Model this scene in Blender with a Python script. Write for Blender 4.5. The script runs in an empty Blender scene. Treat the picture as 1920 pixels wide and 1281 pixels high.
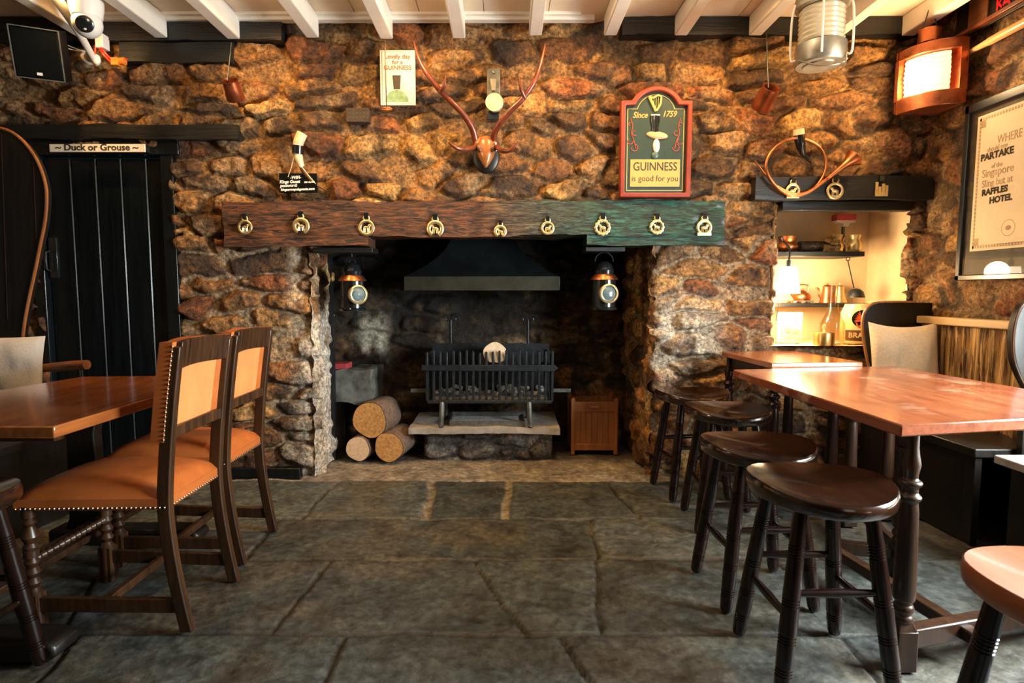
import bpy, math, random
import numpy as np
from mathutils import Vector, Matrix, Euler

C = bpy.context.scene.collection
SC = bpy.context.scene
PI = math.pi

# ------------------------------------------------------------------ camera
CAM_H, FPX, PCX = 1.12, 1100.0, 948.0
TILT = math.atan(92.5 / FPX)
cd = bpy.data.cameras.new('camera')
cam = bpy.data.objects.new('camera', cd)
C.objects.link(cam)
cam.location = (0, 0, CAM_H)
cam.rotation_euler = (PI / 2 - TILT, 0, 0)
cd.sensor_width = 36.0
cd.lens = FPX / 1920 * 36.0
cd.shift_x = (960 - PCX) / 1920
cd.clip_start = 0.05
cd.dof.use_dof = True
cd.dof.focus_distance = 3.1
cd.dof.aperture_fstop = 5.0
SC.camera = cam

# ------------------------------------------------------------------ view and world
SC.view_settings.view_transform = 'Standard'
SC.view_settings.look = 'None'
SC.view_settings.gamma = 1.0
SC.view_settings.exposure = 0.0
SC.view_settings.use_curve_mapping = False
w = bpy.data.worlds.new('dusk_room_world')
SC.world = w
w.use_nodes = True
bg = w.node_tree.nodes['Background']
bg.inputs[0].default_value = (0.30, 0.62, 0.66, 1)
bg.inputs[1].default_value = 0.014

# ------------------------------------------------------------------ lights
def lamp(name, kind, loc, energy, color, target=None, **kw):
    l = bpy.data.lights.new(name, kind)
    l.energy = energy
    l.color = color
    o = bpy.data.objects.new(name, l)
    C.objects.link(o)
    o.location = loc
    if target is not None:
        d = Vector(target) - Vector(loc)
        o.rotation_euler = d.to_track_quat('-Z', 'Y').to_euler()
    for k, v in kw.items():
        setattr(l, k, v)
    return o

WARM = (1.0, 0.57, 0.20)
# ceiling wall-washers just in front of the stone wall, above the frame
for i, (x, e) in enumerate(((-2.17, 36), (-1.31, 52), (-0.46, 58), (0.38, 60), (1.20, 54))):
    lamp('wall_wash_spot', 'SPOT', (x, 2.95, 2.63), e, WARM, (x, 3.5, 1.55),
         spot_size=math.radians(125), spot_blend=0.8, shadow_soft_size=0.03)
for x in (-1.6, -0.4, 0.8):  # added point lights brighten the ceiling, standing in for stray spot light
    lamp('added_spill_fill', 'POINT', (x, 2.35, 2.42), 6, (1.0, 0.72, 0.44), shadow_soft_size=0.08)
# added warm spots, out of view at the side walls, to brighten the ceiling
lamp('added_ceiling_spot', 'SPOT', (2.34, 1.7, 1.75), 120, (1.0, 0.80, 0.58), (-0.3, 2.8, 2.66), spot_size=math.radians(75), spot_blend=0.6, shadow_soft_size=0.08)
lamp('added_ceiling_spot', 'SPOT', (-2.75, 1.5, 1.75), 70, (1.0, 0.76, 0.50), (0.6, 2.8, 2.66), spot_size=math.radians(75), spot_blend=0.6, shadow_soft_size=0.08)
# daylight through the window of the right wall
lamp('window_daylight', 'AREA', (2.60, 1.50, 1.22), 205, (0.88, 0.97, 1.0), (0.3, 1.85, 0.1),
     shape='RECTANGLE', size=1.0, size_y=1.0, spread=math.radians(140))
# weak fill light added in the open room behind the camera
lamp('added_front_fill', 'AREA', (1.7, -1.9, 1.5), 4, (1.0, 0.88, 0.70), (-0.8, 3.2, 1.9),
     shape='RECTANGLE', size=1.0, size_y=1.1)

# ------------------------------------------------------------------ helpers: pixels to points
_c, _s = math.cos(TILT), math.sin(TILT)
def _ray(px, py):
    x = (px - PCX) / FPX; v = (640.5 - py) / FPX
    return x, _c + v * _s, -_s + v * _c
def at(px, py, Y):
    r = _ray(px, py); t = Y / r[1]
    return Vector((r[0] * t, Y, CAM_H + r[2] * t))
def atz(px, py, Z):
    r = _ray(px, py); t = (Z - CAM_H) / r[2]
    return Vector((r[0] * t, r[1] * t, Z))
def atx(px, py, X):
    r = _ray(px, py); t = X / r[0]
    return Vector((X, r[1] * t, CAM_H + r[2] * t))

# ------------------------------------------------------------------ helpers: numpy noise
def _hash(ix, iy, seed):
    h = (ix.astype(np.int64) * 374761393 + iy.astype(np.int64) * 668265263 + seed * 2147483647 * 3 + seed * 97531) & 0xffffffff
    h = ((h ^ (h >> 13)) * 1274126177) & 0xffffffff
    h = ((h ^ (h >> 16)) * 2246822519) & 0xffffffff
    return ((h ^ (h >> 15)) & 0xffffff) / float(0xffffff)
def vnoise(x, y, seed=0):
    ix, iy = np.floor(x), np.floor(y)
    fx, fy = x - ix, y - iy
    fx = fx * fx * (3 - 2 * fx); fy = fy * fy * (3 - 2 * fy)
    a = _hash(ix, iy, seed); b = _hash(ix + 1, iy, seed)
    c = _hash(ix, iy + 1, seed); d = _hash(ix + 1, iy + 1, seed)
    return (a + (b - a) * fx) * (1 - fy) + (c + (d - c) * fx) * fy
def fbm(x, y, seed=0, octv=4):
    s = 0; a = 0.5; t = 0
    for i in range(octv):
        s = s + a * vnoise(x * 2 ** i, y * 2 ** i, seed + i * 7); t += a; a *= 0.5
    return s / t
def sstep(a, b, x):
    t = np.clip((x - a) / (b - a), 0, 1)
    return t * t * (3 - 2 * t)

def rubble(U, V, seed, w=0.25, h=0.135, gap=0.02):
    """irregular rubble masonry: (relief 0..1, joint mask 0..1, random per stone x3)"""
    u = U + 0.10 * (fbm(U * 3.1, V * 3.1, seed + 1, 3) - 0.5) * 1.6 + 0.03 * (fbm(U * 14, V * 14, seed + 3, 2) - 0.5)
    v = V + 0.08 * (fbm(U * 2.3, V * 2.3, seed + 2, 3) - 0.5) * 1.6 + 0.025 * (fbm(U * 14, V * 14, seed + 4, 2) - 0.5)
    v = v + 0.03 * np.sin(v * 9.0 + seed)
    row = np.floor(v / h)
    f1 = np.full(U.shape, 9.0); f2 = np.full(U.shape, 9.0); r1 = np.zeros(U.shape); r2 = np.zeros(U.shape); r3 = np.zeros(U.shape)
    for dr in (-1, 0, 1):
        rr = row + dr
        ww = w * (0.65 + 0.9 * _hash(rr, rr * 0, seed + 11))
        off = _hash(rr, rr * 0 + 5, seed + 12) * ww
        col = np.floor((u + off) / ww)
        for dc in (-2, -1, 0, 1, 2):
            cc = col + dc
            jx = _hash(cc, rr, seed + 21); jy = _hash(cc, rr, seed + 22)
            sx = (cc + 0.5 + (jx - 0.5) * 0.75) * ww - off
            sy = (rr + 0.5 + (jy - 0.5) * 0.55) * h
            wt = _hash(cc, rr, seed + 23)
            dx = np.abs(u - sx) / w; dy = np.abs(v - sy) / h
            d = (dx ** 2.6 + dy ** 2.6) ** (1 / 2.6) - 0.22 * wt
            m = d < f1
            f2 = np.where(m, f1, np.minimum(f2, d))
            r1 = np.where(m, _hash(cc, rr, seed + 31), r1)
            r2 = np.where(m, _hash(cc, rr, seed + 32), r2)
            r3 = np.where(m, _hash(cc, rr, seed + 33), r3)
            f1 = np.where(m, d, f1)
    e = (f2 - f1) * 0.5 * h           # about the distance to the joint
    body = sstep(gap * 0.25, gap * 1.7, e)
    joint = 1 - sstep(gap * 0.25, gap * 0.75, e)
    # some stones are sunk or are only mortar
    lift = 0.35 + 0.65 * r1
    lift = np.where(r3 < 0.08, 0.05, lift)
    return body * lift, np.where(r3 < 0.08, np.maximum(joint, 0.7), joint), r1, r2, r3

# ------------------------------------------------------------------ helpers: mesh building
class MB:
    def __init__(s): s.v = []; s.f = []
    def add(s, vs, fs):
        b = len(s.v); s.v += [tuple(p) for p in vs]; s.f += [tuple(i + b for i in f) for f in fs]; return s
    def box(s, x0, x1, y0, y1, z0, z1, M=None):
        vs = [Vector((x, y, z)) for z in (z0, z1) for y in (y0, y1) for x in (x0, x1)]
        if M is not None: vs = [M @ p for p in vs]
        return s.add(vs, [(0, 2, 3, 1), (4, 5, 7, 6), (0, 1, 5, 4), (2, 6, 7, 3), (0, 4, 6, 2), (1, 3, 7, 5)])
    def bar(s, p0, p1, a, b, up=(0, 0, 1)):
        """rectangular bar from p0 to p1, a wide sideways, b along up"""
        p0, p1 = Vector(p0), Vector(p1); d = (p1 - p0).normalized(); u = Vector(up)
        sd = d.cross(u)
        if sd.length < 1e-4: sd = d.cross(Vector((1, 0, 0)))
        sd.normalize(); u = sd.cross(d)
        vs = []
        for p in (p0, p1):
            for q, r in ((-1, -1), (1, -1), (1, 1), (-1, 1)): vs.append(p + sd * q * a / 2 + u * r * b / 2)
        return s.add(vs, [(0, 3, 2, 1), (4, 5, 6, 7), (0, 1, 5, 4), (1, 2, 6, 5), (2, 3, 7, 6), (3, 0, 4, 7)])
    def prism(s, pts, a, b, plane='xz', M=None):
        f = {'xz': lambda p, w: Vector((p[0], w, p[1])), 'xy': lambda p, w: Vector((p[0], p[1], w)), 'yz': lambda p, w: Vector((w, p[0], p[1]))}[plane]
        n = len(pts); vs = [f(p, a) for p in pts] + [f(p, b) for p in pts]
        if M is not None: vs = [M @ p for p in vs]
        return s.add(vs, [tuple(range(n)), tuple(range(2 * n - 1, n - 1, -1))] + [(i, i + n, (i + 1) % n + n, (i + 1) % n) for i in range(n)])
    def tube(s, pts, rad, n=10, caps=True, flat=None):
        pts = [Vector(p) for p in pts]; m = len(pts)
        if not isinstance(rad, (list, tuple)): rad = [rad] * m
        T = [(pts[min(i + 1, m - 1)] - pts[max(i - 1, 0)]).normalized() for i in range(m)]
        u = T[0].orthogonal().normalized() if flat is None else (Vector(flat) - T[0] * Vector(flat).dot(T[0])).normalized()
        vs = []
        for i in range(m):
            u = (u - T[i] * u.dot(T[i])).normalized(); w_ = T[i].cross(u)
            for k in range(n):
                a = 2 * PI * k / n
                vs.append(pts[i] + (u * math.cos(a) + w_ * math.sin(a)) * rad[i])
        fs = [(i * n + k, i * n + (k + 1) % n, (i + 1) * n + (k + 1) % n, (i + 1) * n + k) for i in range(m - 1) for k in range(n)]
        if caps: fs += [tuple(range(n - 1, -1, -1)), tuple((m - 1) * n + k for k in range(n))]
        return s.add(vs, fs)
    def rod(s, p0, p1, r0, r1=None, n=12): return s.tube([p0, p1], [r0, r0 if r1 is None else r1], n)
    def turned(s, p0, p1, prof, n=14):
        """turned spindle from p0 to p1, prof = [(t, radius)]"""
        p0, p1 = Vector(p0), Vector(p1)
        return s.tube([p0.lerp(p1, t) for t, r in prof], [r for t, r in prof], n)
    def lathe(s, prof, c=(0, 0, 0), n=24, M=None, a0=0, a1=2 * PI):
        full = abs(a1 - a0 - 2 * PI) < 1e-6; k = n if full else n + 1; c = Vector(c); vs = []
        for r, z in prof:
            for i in range(k):
                a = a0 + (a1 - a0) * i / n; p = Vector((r * math.cos(a), r * math.sin(a), z))
                vs.append(c + (M @ p if M is not None else p))
        fs = []
        for j in range(len(prof) - 1):
            for i in range(n):
                q = (i + 1) % k
                fs.append((j * k + i, j * k + q, (j + 1) * k + q, (j + 1) * k + i))
        return s.add(vs, fs)
    def ell(s, c, r, n=16, m=10, M=None):
        pr = [(max(1e-4, math.sin(PI * j / m)), -math.cos(PI * j / m)) for j in range(m + 1)]
        c = Vector(c); vs = []
        for q, z in pr:
            for i in range(n):
                a = 2 * PI * i / n; p = Vector((q * math.cos(a) * r[0], q * math.sin(a) * r[1], z * r[2]))
                vs.append(c + (M @ p if M is not None else p))
        return s.add(vs, [(j * n + i, j * n + (i + 1) % n, (j + 1) * n + (i + 1) % n, (j + 1) * n + i) for j in range(m) for i in range(n)])
    def ring(s, c, R, r, n=28, m=8, M=None, a0=0, a1=2 * PI, fl=1.0, wob=0, wn=0):
        """torus arc lying in local xy (M turns it)"""
        full = abs(a1 - a0 - 2 * PI) < 1e-6; k = n if full else n + 1; c = Vector(c); vs = []
        for i in range(k):
            a = a0 + (a1 - a0) * i / n; RR = R * (1 + wob * math.cos(wn * a))
            for j in range(m):
                b = 2 * PI * j / m; q = RR + r * math.cos(b)
                p = Vector((q * math.cos(a), q * math.sin(a), r * fl * math.sin(b))); vs.append(c + (M @ p if M is not None else p))
        fs = [(i * m + j, ((i + 1) % k) * m + j, ((i + 1) % k) * m + (j + 1) % m, i * m + (j + 1) % m) for i in range(n) for j in range(m)]
        if not full: fs += [tuple(range(m - 1, -1, -1)), tuple(n * m + j for j in range(m))]
        return s.add(vs, fs)

def mesh_obj(name, me, mat, parent=None, world=False, bevel=0, smooth=True, angle=40):
    o = bpy.data.objects.new(name, me); C.objects.link(o)
    if mat is not None: me.materials.append(mat)
    if smooth:
        me.polygons.foreach_set('use_smooth', [True] * len(me.polygons)); me.set_sharp_from_angle(angle=math.radians(angle))
    if parent is not None:
        o.parent = parent
        if world and parent.type == 'EMPTY': o.location = -parent.location
    if bevel:
        m = o.modifiers.new('edge', 'BEVEL'); m.width = bevel; m.segments = 2; m.limit_method = 'ANGLE'; m.angle_limit = math.radians(35)
    return o
def obj(name, mb, mat, parent=None, world=True, bevel=0, angle=40, smooth=True):
    me = bpy.data.meshes.new(name); me.from_pydata(mb.v, [], mb.f); me.update(); me.validate()
    return mesh_obj(name, me, mat, parent, world, bevel, smooth, angle)
def tag(o, label, cat, group=None):
    o['label'] = label; o['category'] = cat
    if group: o['group'] = group
    return o
def thing(name, label, cat, loc=(0, 0, 0), rotz=0, group=None):
    o = bpy.data.objects.new(name, None); C.objects.link(o); o.location = loc; o.rotation_euler = (0, 0, rotz)
    o.empty_display_size = 0.05
    return tag(o, label, cat, group)
def struct(o):
    o['kind'] = 'structure'; return o
def dup(root, loc, rotz, label):
    r = root.copy(); C.objects.link(r); r.location = loc; r.rotation_euler = (0, 0, rotz); r['label'] = label
    for ch in list(root.children):
        c = ch.copy(); C.objects.link(c); c.parent = r
        for g in list(ch.children):
            d = g.copy(); C.objects.link(d); d.parent = c
    return r
def grid_mesh(name, P, mask=None, col=None, flip=False):
    """P: (rows, cols, 3) points; mask: (rows-1, cols-1) faces kept"""
    R, K = P.shape[:2]; idx = np.arange(R * K).reshape(R, K)
    q = np.stack([idx[:-1, :-1], idx[:-1, 1:], idx[1:, 1:], idx[1:, :-1]], -1)
    if flip: q = q[..., ::-1]
    q = q.reshape(-1, 4) if mask is None else q[mask]
    used = np.unique(q); re = np.full(R * K, -1); re[used] = np.arange(len(used)); q = re[q]
    V = P.reshape(-1, 3)[used]
    me = bpy.data.meshes.new(name)
    me.vertices.add(len(V)); me.vertices.foreach_set('co', V.astype(np.float32).ravel())
    me.loops.add(q.size); me.loops.foreach_set('vertex_index', q.astype(np.int32).ravel())
    me.polygons.add(len(q)); me.polygons.foreach_set('loop_start', np.arange(0, q.size, 4, dtype=np.int32))
    me.update(calc_edges=True); me.validate()
    if col is not None:
        a = me.color_attributes.new('Col', 'FLOAT_COLOR', 'POINT')
        cc = np.concatenate([col.reshape(-1, 3)[used], np.ones((len(used), 1))], 1)
        a.data.foreach_set('color', cc.astype(np.float32).ravel())
    return me
FONT_ROT = {'back': Matrix(((1, 0, 0), (0, 0, -1), (0, 1, 0))), 'right': Matrix(((0, 0, -1), (-1, 0, 0), (0, 1, 0)))}
def text(name, body, size, loc, mat, parent, wall='back', align='CENTER', shear=0, xs=1.0, bold=0.0, tilt=0):
    cu = bpy.data.curves.new(name, 'FONT'); cu.body = body; cu.size = size; cu.align_x = align; cu.align_y = 'CENTER'
    cu.shear = shear; cu.extrude = 0.0006; cu.offset = bold; cu.resolution_u = 3
    cu.materials.append(mat)
    tmp = bpy.data.objects.new(name, cu); me = bpy.data.meshes.new_from_object(tmp); bpy.data.objects.remove(tmp)
    o = bpy.data.objects.new(name, me); C.objects.link(o)
    R = FONT_ROT[wall] @ Matrix.Rotation(tilt, 3, 'Z')
    o.rotation_euler = R.to_euler(); o.scale = (xs, 1, 1); o.parent = parent
    loc = Vector(loc)
    o.location = loc - parent.location if parent.type == 'EMPTY' else loc
    return o

# ------------------------------------------------------------------ materials
def nt(name):
    m = bpy.data.materials.new(name); m.use_nodes = True
    return m, m.node_tree, m.node_tree.nodes['Principled BSDF']
def N(t, k, **kw):
    n = t.nodes.new(k)
    for a, b in kw.items():
        if a in n.inputs.keys(): n.inputs[a].default_value = b
        else: setattr(n, a, b)
    return n
def ramp(t, fac, stops):
    r = t.nodes.new('ShaderNodeValToRGB'); t.links.new(fac, r.inputs[0])
    e = r.color_ramp.elements
    while len(e) < len(stops): e.new(0.5)
    for i, (p, c) in enumerate(stops): e[i].position = p; e[i].color = (*c, 1)
    return r.outputs[0]
def coords(t, scale=(1, 1, 1), rot=(0, 0, 0)):
    tc = t.nodes.new('ShaderNodeTexCoord'); mp = t.nodes.new('ShaderNodeMapping')
    mp.inputs['Scale'].default_value = scale; mp.inputs['Rotation'].default_value = rot
    t.links.new(tc.outputs['Object'], mp.inputs[0]); return mp.outputs[0]
def bump(t, b, h, strength=0.3, dist=0.01):
    n = N(t, 'ShaderNodeBump', Strength=strength, Distance=dist); t.links.new(h, n.inputs['Height']); t.links.new(n.outputs[0], b.inputs['Normal']); return n
def plain(name, col, rough=0.5, metal=0.0, var=0.25, sc=14, bmp=0.0, spec=0.5, coat=0.0, rvar=0.0):
    m, t, b = nt(name)
    n = N(t, 'ShaderNodeTexNoise', Scale=sc, Detail=5.0, Roughness=0.6); t.links.new(coords(t), n.inputs['Vector'])
    lo = tuple(c * (1 - var) for c in col); hi = tuple(min(1, c * (1 + var)) for c in col)
    t.links.new(ramp(t, n.outputs[0], [(0.3, lo), (0.7, hi)]), b.inputs['Base Color'])
    b.inputs['Roughness'].default_value = rough; b.inputs['Metallic'].default_value = metal
    b.inputs['Specular IOR Level'].default_value = spec; b.inputs['Coat Weight'].default_value = coat
    b.inputs['Coat Roughness'].default_value = 0.15
    if rvar:
        r = N(t, 'ShaderNodeMapRange'); t.links.new(n.outputs[0], r.inputs[0]); r.inputs[1].default_value = 0.3; r.inputs[2].default_value = 0.7
        r.inputs[3].default_value = max(0.02, rough - rvar); r.inputs[4].default_value = rough + rvar; t.links.new(r.outputs[0], b.inputs['Roughness'])
    if bmp: bump(t, b, n.outputs[0], bmp, 0.004)
    return m
def wood(name, dark, light, axis='x', rough=0.3, sc=1.0, coat=0.2, bmp=0.08, worn=None):
    m, t, b = nt(name)
    s = {'x': (1.2, 14, 14), 'y': (14, 1.2, 14), 'z': (14, 14, 1.2)}[axis]
    v = coords(t, tuple(q * sc for q in s))
    n = N(t, 'ShaderNodeTexNoise', Scale=2.2, Detail=8.0, Roughness=0.65, Distortion=0.6); t.links.new(v, n.inputs['Vector'])
    c = ramp(t, n.outputs[0], [(0.28, dark), (0.52, tuple((a + q) / 2 for a, q in zip(dark, light))), (0.75, light)])
    if worn:
        n2 = N(t, 'ShaderNodeTexNoise', Scale=5.0, Detail=6.0, Roughness=0.7); t.links.new(coords(t), n2.inputs['Vector'])
        mx = N(t, 'ShaderNodeMix', data_type='RGBA'); f = ramp(t, n2.outputs[0], [(0.55, (0, 0, 0)), (0.72, (1, 1, 1))])
        t.links.new(f, mx.inputs[0]); t.links.new(c, mx.inputs[6]); mx.inputs[7].default_value = (*worn, 1); c = mx.outputs[2]
    t.links.new(c, b.inputs['Base Color'])
    r = N(t, 'ShaderNodeMapRange'); t.links.new(n.outputs[0], r.inputs[0]); r.inputs[3].default_value = rough * 0.75; r.inputs[4].default_value = rough * 1.3
    t.links.new(r.outputs[0], b.inputs['Roughness'])
    b.inputs['Coat Weight'].default_value = coat; b.inputs['Coat Roughness'].default_value = 0.12
    bump(t, b, n.outputs[0], bmp, 0.004)
    return m
def stone(name, rough=0.75, fine=45, contrast=0.55, bmp=0.6, spec=0.35, dist=0.012, tint=(1, 1, 1), big=9):
    """stone coloured by the per-stone colour attribute, mottled and pitted by noise"""
    m, t, b = nt(name)
    a = N(t, 'ShaderNodeVertexColor', layer_name='Col')
    v = coords(t)
    n = N(t, 'ShaderNodeTexNoise', Scale=fine, Detail=8.0, Roughness=0.7); t.links.new(v, n.inputs['Vector'])
    n2 = N(t, 'ShaderNodeTexNoise', Scale=big, Detail=6.0, Roughness=0.65, Distortion=0.4); t.links.new(v, n2.inputs['Vector'])
    f = ramp(t, n.outputs[0], [(0.34, (1 - contrast,) * 3), (0.5, (0.90,) * 3), (0.66, (1 + contrast,) * 3)])
    f2 = ramp(t, n2.outputs[0], [(0.3, (0.45, 0.40, 0.37)), (0.5, (1, 1, 1)), (0.72, (1.5 * tint[0], 1.42 * tint[1], 1.3 * tint[2]))])
    m1 = N(t, 'ShaderNodeMix', data_type='RGBA', blend_type='MULTIPLY'); m1.inputs[0].default_value = 1
    t.links.new(a.outputs[0], m1.inputs[6]); t.links.new(f, m1.inputs[7])
    m2 = N(t, 'ShaderNodeMix', data_type='RGBA', blend_type='MULTIPLY'); m2.inputs[0].default_value = 1
    t.links.new(m1.outputs[2], m2.inputs[6]); t.links.new(f2, m2.inputs[7])
    t.links.new(m2.outputs[2], b.inputs['Base Color'])
    b.inputs['Roughness'].default_value = rough; b.inputs['Specular IOR Level'].default_value = spec
    r = N(t, 'ShaderNodeMapRange'); t.links.new(n2.outputs[0], r.inputs[0]); r.inputs[3].default_value = max(0.15, rough - 0.25); r.inputs[4].default_value = min(1, rough + 0.2)
    t.links.new(r.outputs[0], b.inputs['Roughness'])
    ad = N(t, 'ShaderNodeMath', operation='ADD'); t.links.new(n.outputs[0], ad.inputs[0]); t.links.new(n2.outputs[0], ad.inputs[1])
    bump(t, b, ad.outputs[0], bmp, dist)
    return m
def glow(name, col, strength):
    m, t, b = nt(name)
    b.inputs['Base Color'].default_value = (*col, 1); b.inputs['Emission Color'].default_value = (*col, 1); b.inputs['Emission Strength'].default_value = strength
    b.inputs['Roughness'].default_value = 0.6
    return m
def glass(name, col=(1, 1, 1), rough=0.03, thin=True):
    m, t, b = nt(name)
    if thin:
        tr = N(t, 'ShaderNodeBsdfTransparent', Color=(*col, 1)); gl = N(t, 'ShaderNodeBsdfGlossy', Roughness=rough)
        lw = N(t, 'ShaderNodeLayerWeight'); pw = N(t, 'ShaderNodeMath', operation='POWER'); t.links.new(lw.outputs['Facing'], pw.inputs[0]); pw.inputs[1].default_value = 4.0
        fr = N(t, 'ShaderNodeMath', operation='MULTIPLY_ADD'); t.links.new(pw.outputs[0], fr.inputs[0]); fr.inputs[1].default_value = 0.5; fr.inputs[2].default_value = 0.03
        mx = t.nodes.new('ShaderNodeMixShader')
        t.links.new(fr.outputs[0], mx.inputs[0]); t.links.new(tr.outputs[0], mx.inputs[1]); t.links.new(gl.outputs[0], mx.inputs[2])
        t.links.new(mx.outputs[0], t.nodes['Material Output'].inputs[0])
    else:
        b.inputs['Base Color'].default_value = (*col, 1); b.inputs['Transmission Weight'].default_value = 1; b.inputs['Roughness'].default_value = rough; b.inputs['IOR'].default_value = 1.45
    return m

M_STONE = stone('rubble_stone', 0.60, 48, 0.85, 1.0, 0.5, 0.018)
M_SOOT = stone('sooty_stone', 0.7, 26, 0.7, 0.9, 0.4, big=6)
M_FLAG = stone('slate_flagstone', 0.48, 30, 0.55, 0.50, 0.5, 0.008, big=6)
M_PLASTER = plain('cream_plaster', (0.78, 0.60, 0.36), 0.8, 0, 0.12, 5, 0.25)
M_CREAM = plain('cream_gloss_paint', (0.86, 0.80, 0.70), 0.45, 0, 0.07, 6, 0.05)
M_BOARD = plain('cream_ceiling_paint', (0.84, 0.70, 0.52), 0.6, 0, 0.10, 4, 0.05)
M_BLACKWOOD = wood('black_painted_timber', (0.003, 0.0035, 0.0035), (0.013, 0.012, 0.010), 'x', 0.42, 1.6, 0.0, 1.0)
M_BLACKDOOR = wood('black_gloss_door', (0.002, 0.003, 0.0035), (0.006, 0.009, 0.010), 'z', 0.24, 1.0, 0.0, 0.15)
M_DARKWOOD = wood('dark_settle_wood', (0.003, 0.0025, 0.002), (0.012, 0.007, 0.004), 'z', 0.40, 1, 0.0, 0.2)
M_STOOL = wood('dark_mahogany_stain', (0.003, 0.0014, 0.001), (0.018, 0.0055, 0.003), 'z', 0.20, 1, 0.0, 0.05)
M_SEATWOOD = wood('polished_stool_seat', (0.014, 0.005, 0.0025), (0.032, 0.011, 0.005), 'y', 0.16, 1, 1.0, 0.010)
M_PALESEAT = wood('lit_coloured_stool_seat', (0.20, 0.055, 0.016), (0.38, 0.12, 0.038), 'y', 0.32, 1, 0.2, 0.03)  # seat coloured orange to carry the light falling on this one stool
M_TABLE = wood('orange_table_veneer', (0.16, 0.040, 0.009), (0.40, 0.125, 0.028), 'y', 0.20, 0.8, 0.5, 0.02)
M_TABLE_R = wood('worn_mahogany_tabletop', (0.12, 0.026, 0.010), (0.34, 0.095, 0.036), 'y', 0.24, 0.8, 0.35, 0.03, worn=(0.46, 0.26, 0.16))
M_LEGWOOD = wood('oak_leg', (0.009, 0.004, 0.002), (0.050, 0.019, 0.007), 'z', 0.32, 1, 0.0, 0.08)
M_CHAIRWOOD = wood('dark_oak_chair', (0.008, 0.004, 0.002), (0.085, 0.033, 0.011), 'z', 0.34, 1, 0.0, 0.08)
M_LEATHER = plain('tan_leather', (0.48, 0.125, 0.026), 0.42, 0, 0.22, 7, 0.06, rvar=0.08)
M_LEATHERBACK = plain('pale_tan_leather', (0.66, 0.25, 0.075), 0.5, 0, 0.12, 9, 0.05)
M_STUD = plain('brass_stud', (0.20, 0.16, 0.11), 0.35, 1.0, 0.2, 30)
M_BRASS = plain('polished_brass', (0.86, 0.66, 0.32), 0.30, 0.85, 0.12, 30)
M_COPPER = plain('copper', (0.66, 0.25, 0.10), 0.36, 1.0, 0.25, 12, rvar=0.08)
M_DKCOPPER = plain('aged_copper', (0.42, 0.13, 0.055), 0.33, 0.9, 0.35, 14, rvar=0.1)
M_IRON = plain('cast_iron', (0.030, 0.034, 0.036), 0.42, 0.6, 0.4, 30, 0.3)
M_GREYIRON = plain('ash_grey_iron', (0.13, 0.13, 0.12), 0.5, 0.5, 0.4, 30, 0.3)
M_HOOD = plain('blackened_hood_steel', (0.006, 0.008, 0.009), 0.42, 0.1, 0.4, 9, 0.1)
M_HOODLIP = plain('hood_lip_bronze', (0.060, 0.055, 0.038), 0.40, 0.6, 0.3, 9, 0.05)
M_BLACK = plain('black_enamel', (0.008, 0.010, 0.011), 0.18, 0.0, 0.2, 20, 0, 0.6, 0.4)
M_BLACKP = plain('matt_black_plastic', (0.0025, 0.0035, 0.0035), 0.6, 0, 0.2, 60, 0.1, 0.08)
M_WHITEP = plain('white_plastic', (0.80, 0.77, 0.72), 0.35, 0, 0.04, 6)
M_GALV = plain('weathered_zinc', (0.36, 0.33, 0.26), 0.38, 0.8, 0.22, 16, 0.1)
M_RED = plain('red_cable', (0.75, 0.03, 0.015), 0.4)
M_ORANGE = plain('orange_connector', (0.90, 0.22, 0.02), 0.4)
M_GREYCABLE = plain('grey_cable', (0.40, 0.40, 0.38), 0.5)
M_BONE = plain('bone_horn', (0.78, 0.60, 0.36), 0.3, 0, 0.18, 20, 0.05, 0.5, 0.3)
M_ANTLER = plain('red_brown_antler', (0.13, 0.026, 0.010), 0.34, 0, 0.5, 26, 0.25, 0.5, 0.3)
M_SKULL = plain('amber_skull', (0.30, 0.105, 0.028), 0.3, 0, 0.3, 22, 0.1, 0.5, 0.3)
M_BARK = plain('brown_bark', (0.16, 0.10, 0.07), 0.9, 0, 0.5, 40, 0.9)
M_LOGEND = None
M_PAPER = plain('cream_paper', (0.86, 0.74, 0.55), 0.7, 0, 0.04, 5)
M_PAPER2 = plain('pale_poster_paper', (0.66, 0.60, 0.52), 0.6, 0, 0.03, 5)
M_PINKINK = plain('pink_red_ink', (0.52, 0.045, 0.03), 0.7)
M_INK = plain('dark_ink', (0.035, 0.028, 0.022), 0.7)
M_TANINK = plain('faded_tan_ink', (0.50, 0.36, 0.21), 0.7)
M_GREENINK = plain('dusty_green_print', (0.16, 0.28, 0.17), 0.7, 0, 0.35, 30)
M_SIGNGREEN = plain('dark_green_sign_paint', (0.010, 0.034, 0.026), 0.5, 0, 0.15, 20, 0.05)
M_SIGNRED = plain('brick_red_sign_frame', (0.24, 0.034, 0.016), 0.42, 0, 0.2, 12)
M_SIGNYEL = plain('mustard_sign_panel', (0.60, 0.32, 0.085), 0.55, 0, 0.08, 12)
M_SIGNGOLD = plain('gold_sign_line', (0.62, 0.42, 0.12), 0.5)
M_SIGNSCROLL = plain('dull_red_scroll', (0.30, 0.055, 0.035), 0.6)
M_CHALK = plain('white_chalk', (0.85, 0.82, 0.76), 0.8)
M_LINEN = plain('oatmeal_linen', (0.60, 0.49, 0.35), 0.9, 0, 0.10, 90, 0.4)
M_LINENW = plain('off_white_linen', (0.66, 0.63, 0.60), 0.9, 0, 0.06, 90, 0.4)
M_PINK = plain('faded_red_cover', (0.50, 0.055, 0.06), 0.6)
M_WOODBOX = wood('orange_pine_box', (0.20, 0.065, 0.018), (0.42, 0.16, 0.045), 'z', 0.4, 0.9, 0.2, 0.06)
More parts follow.
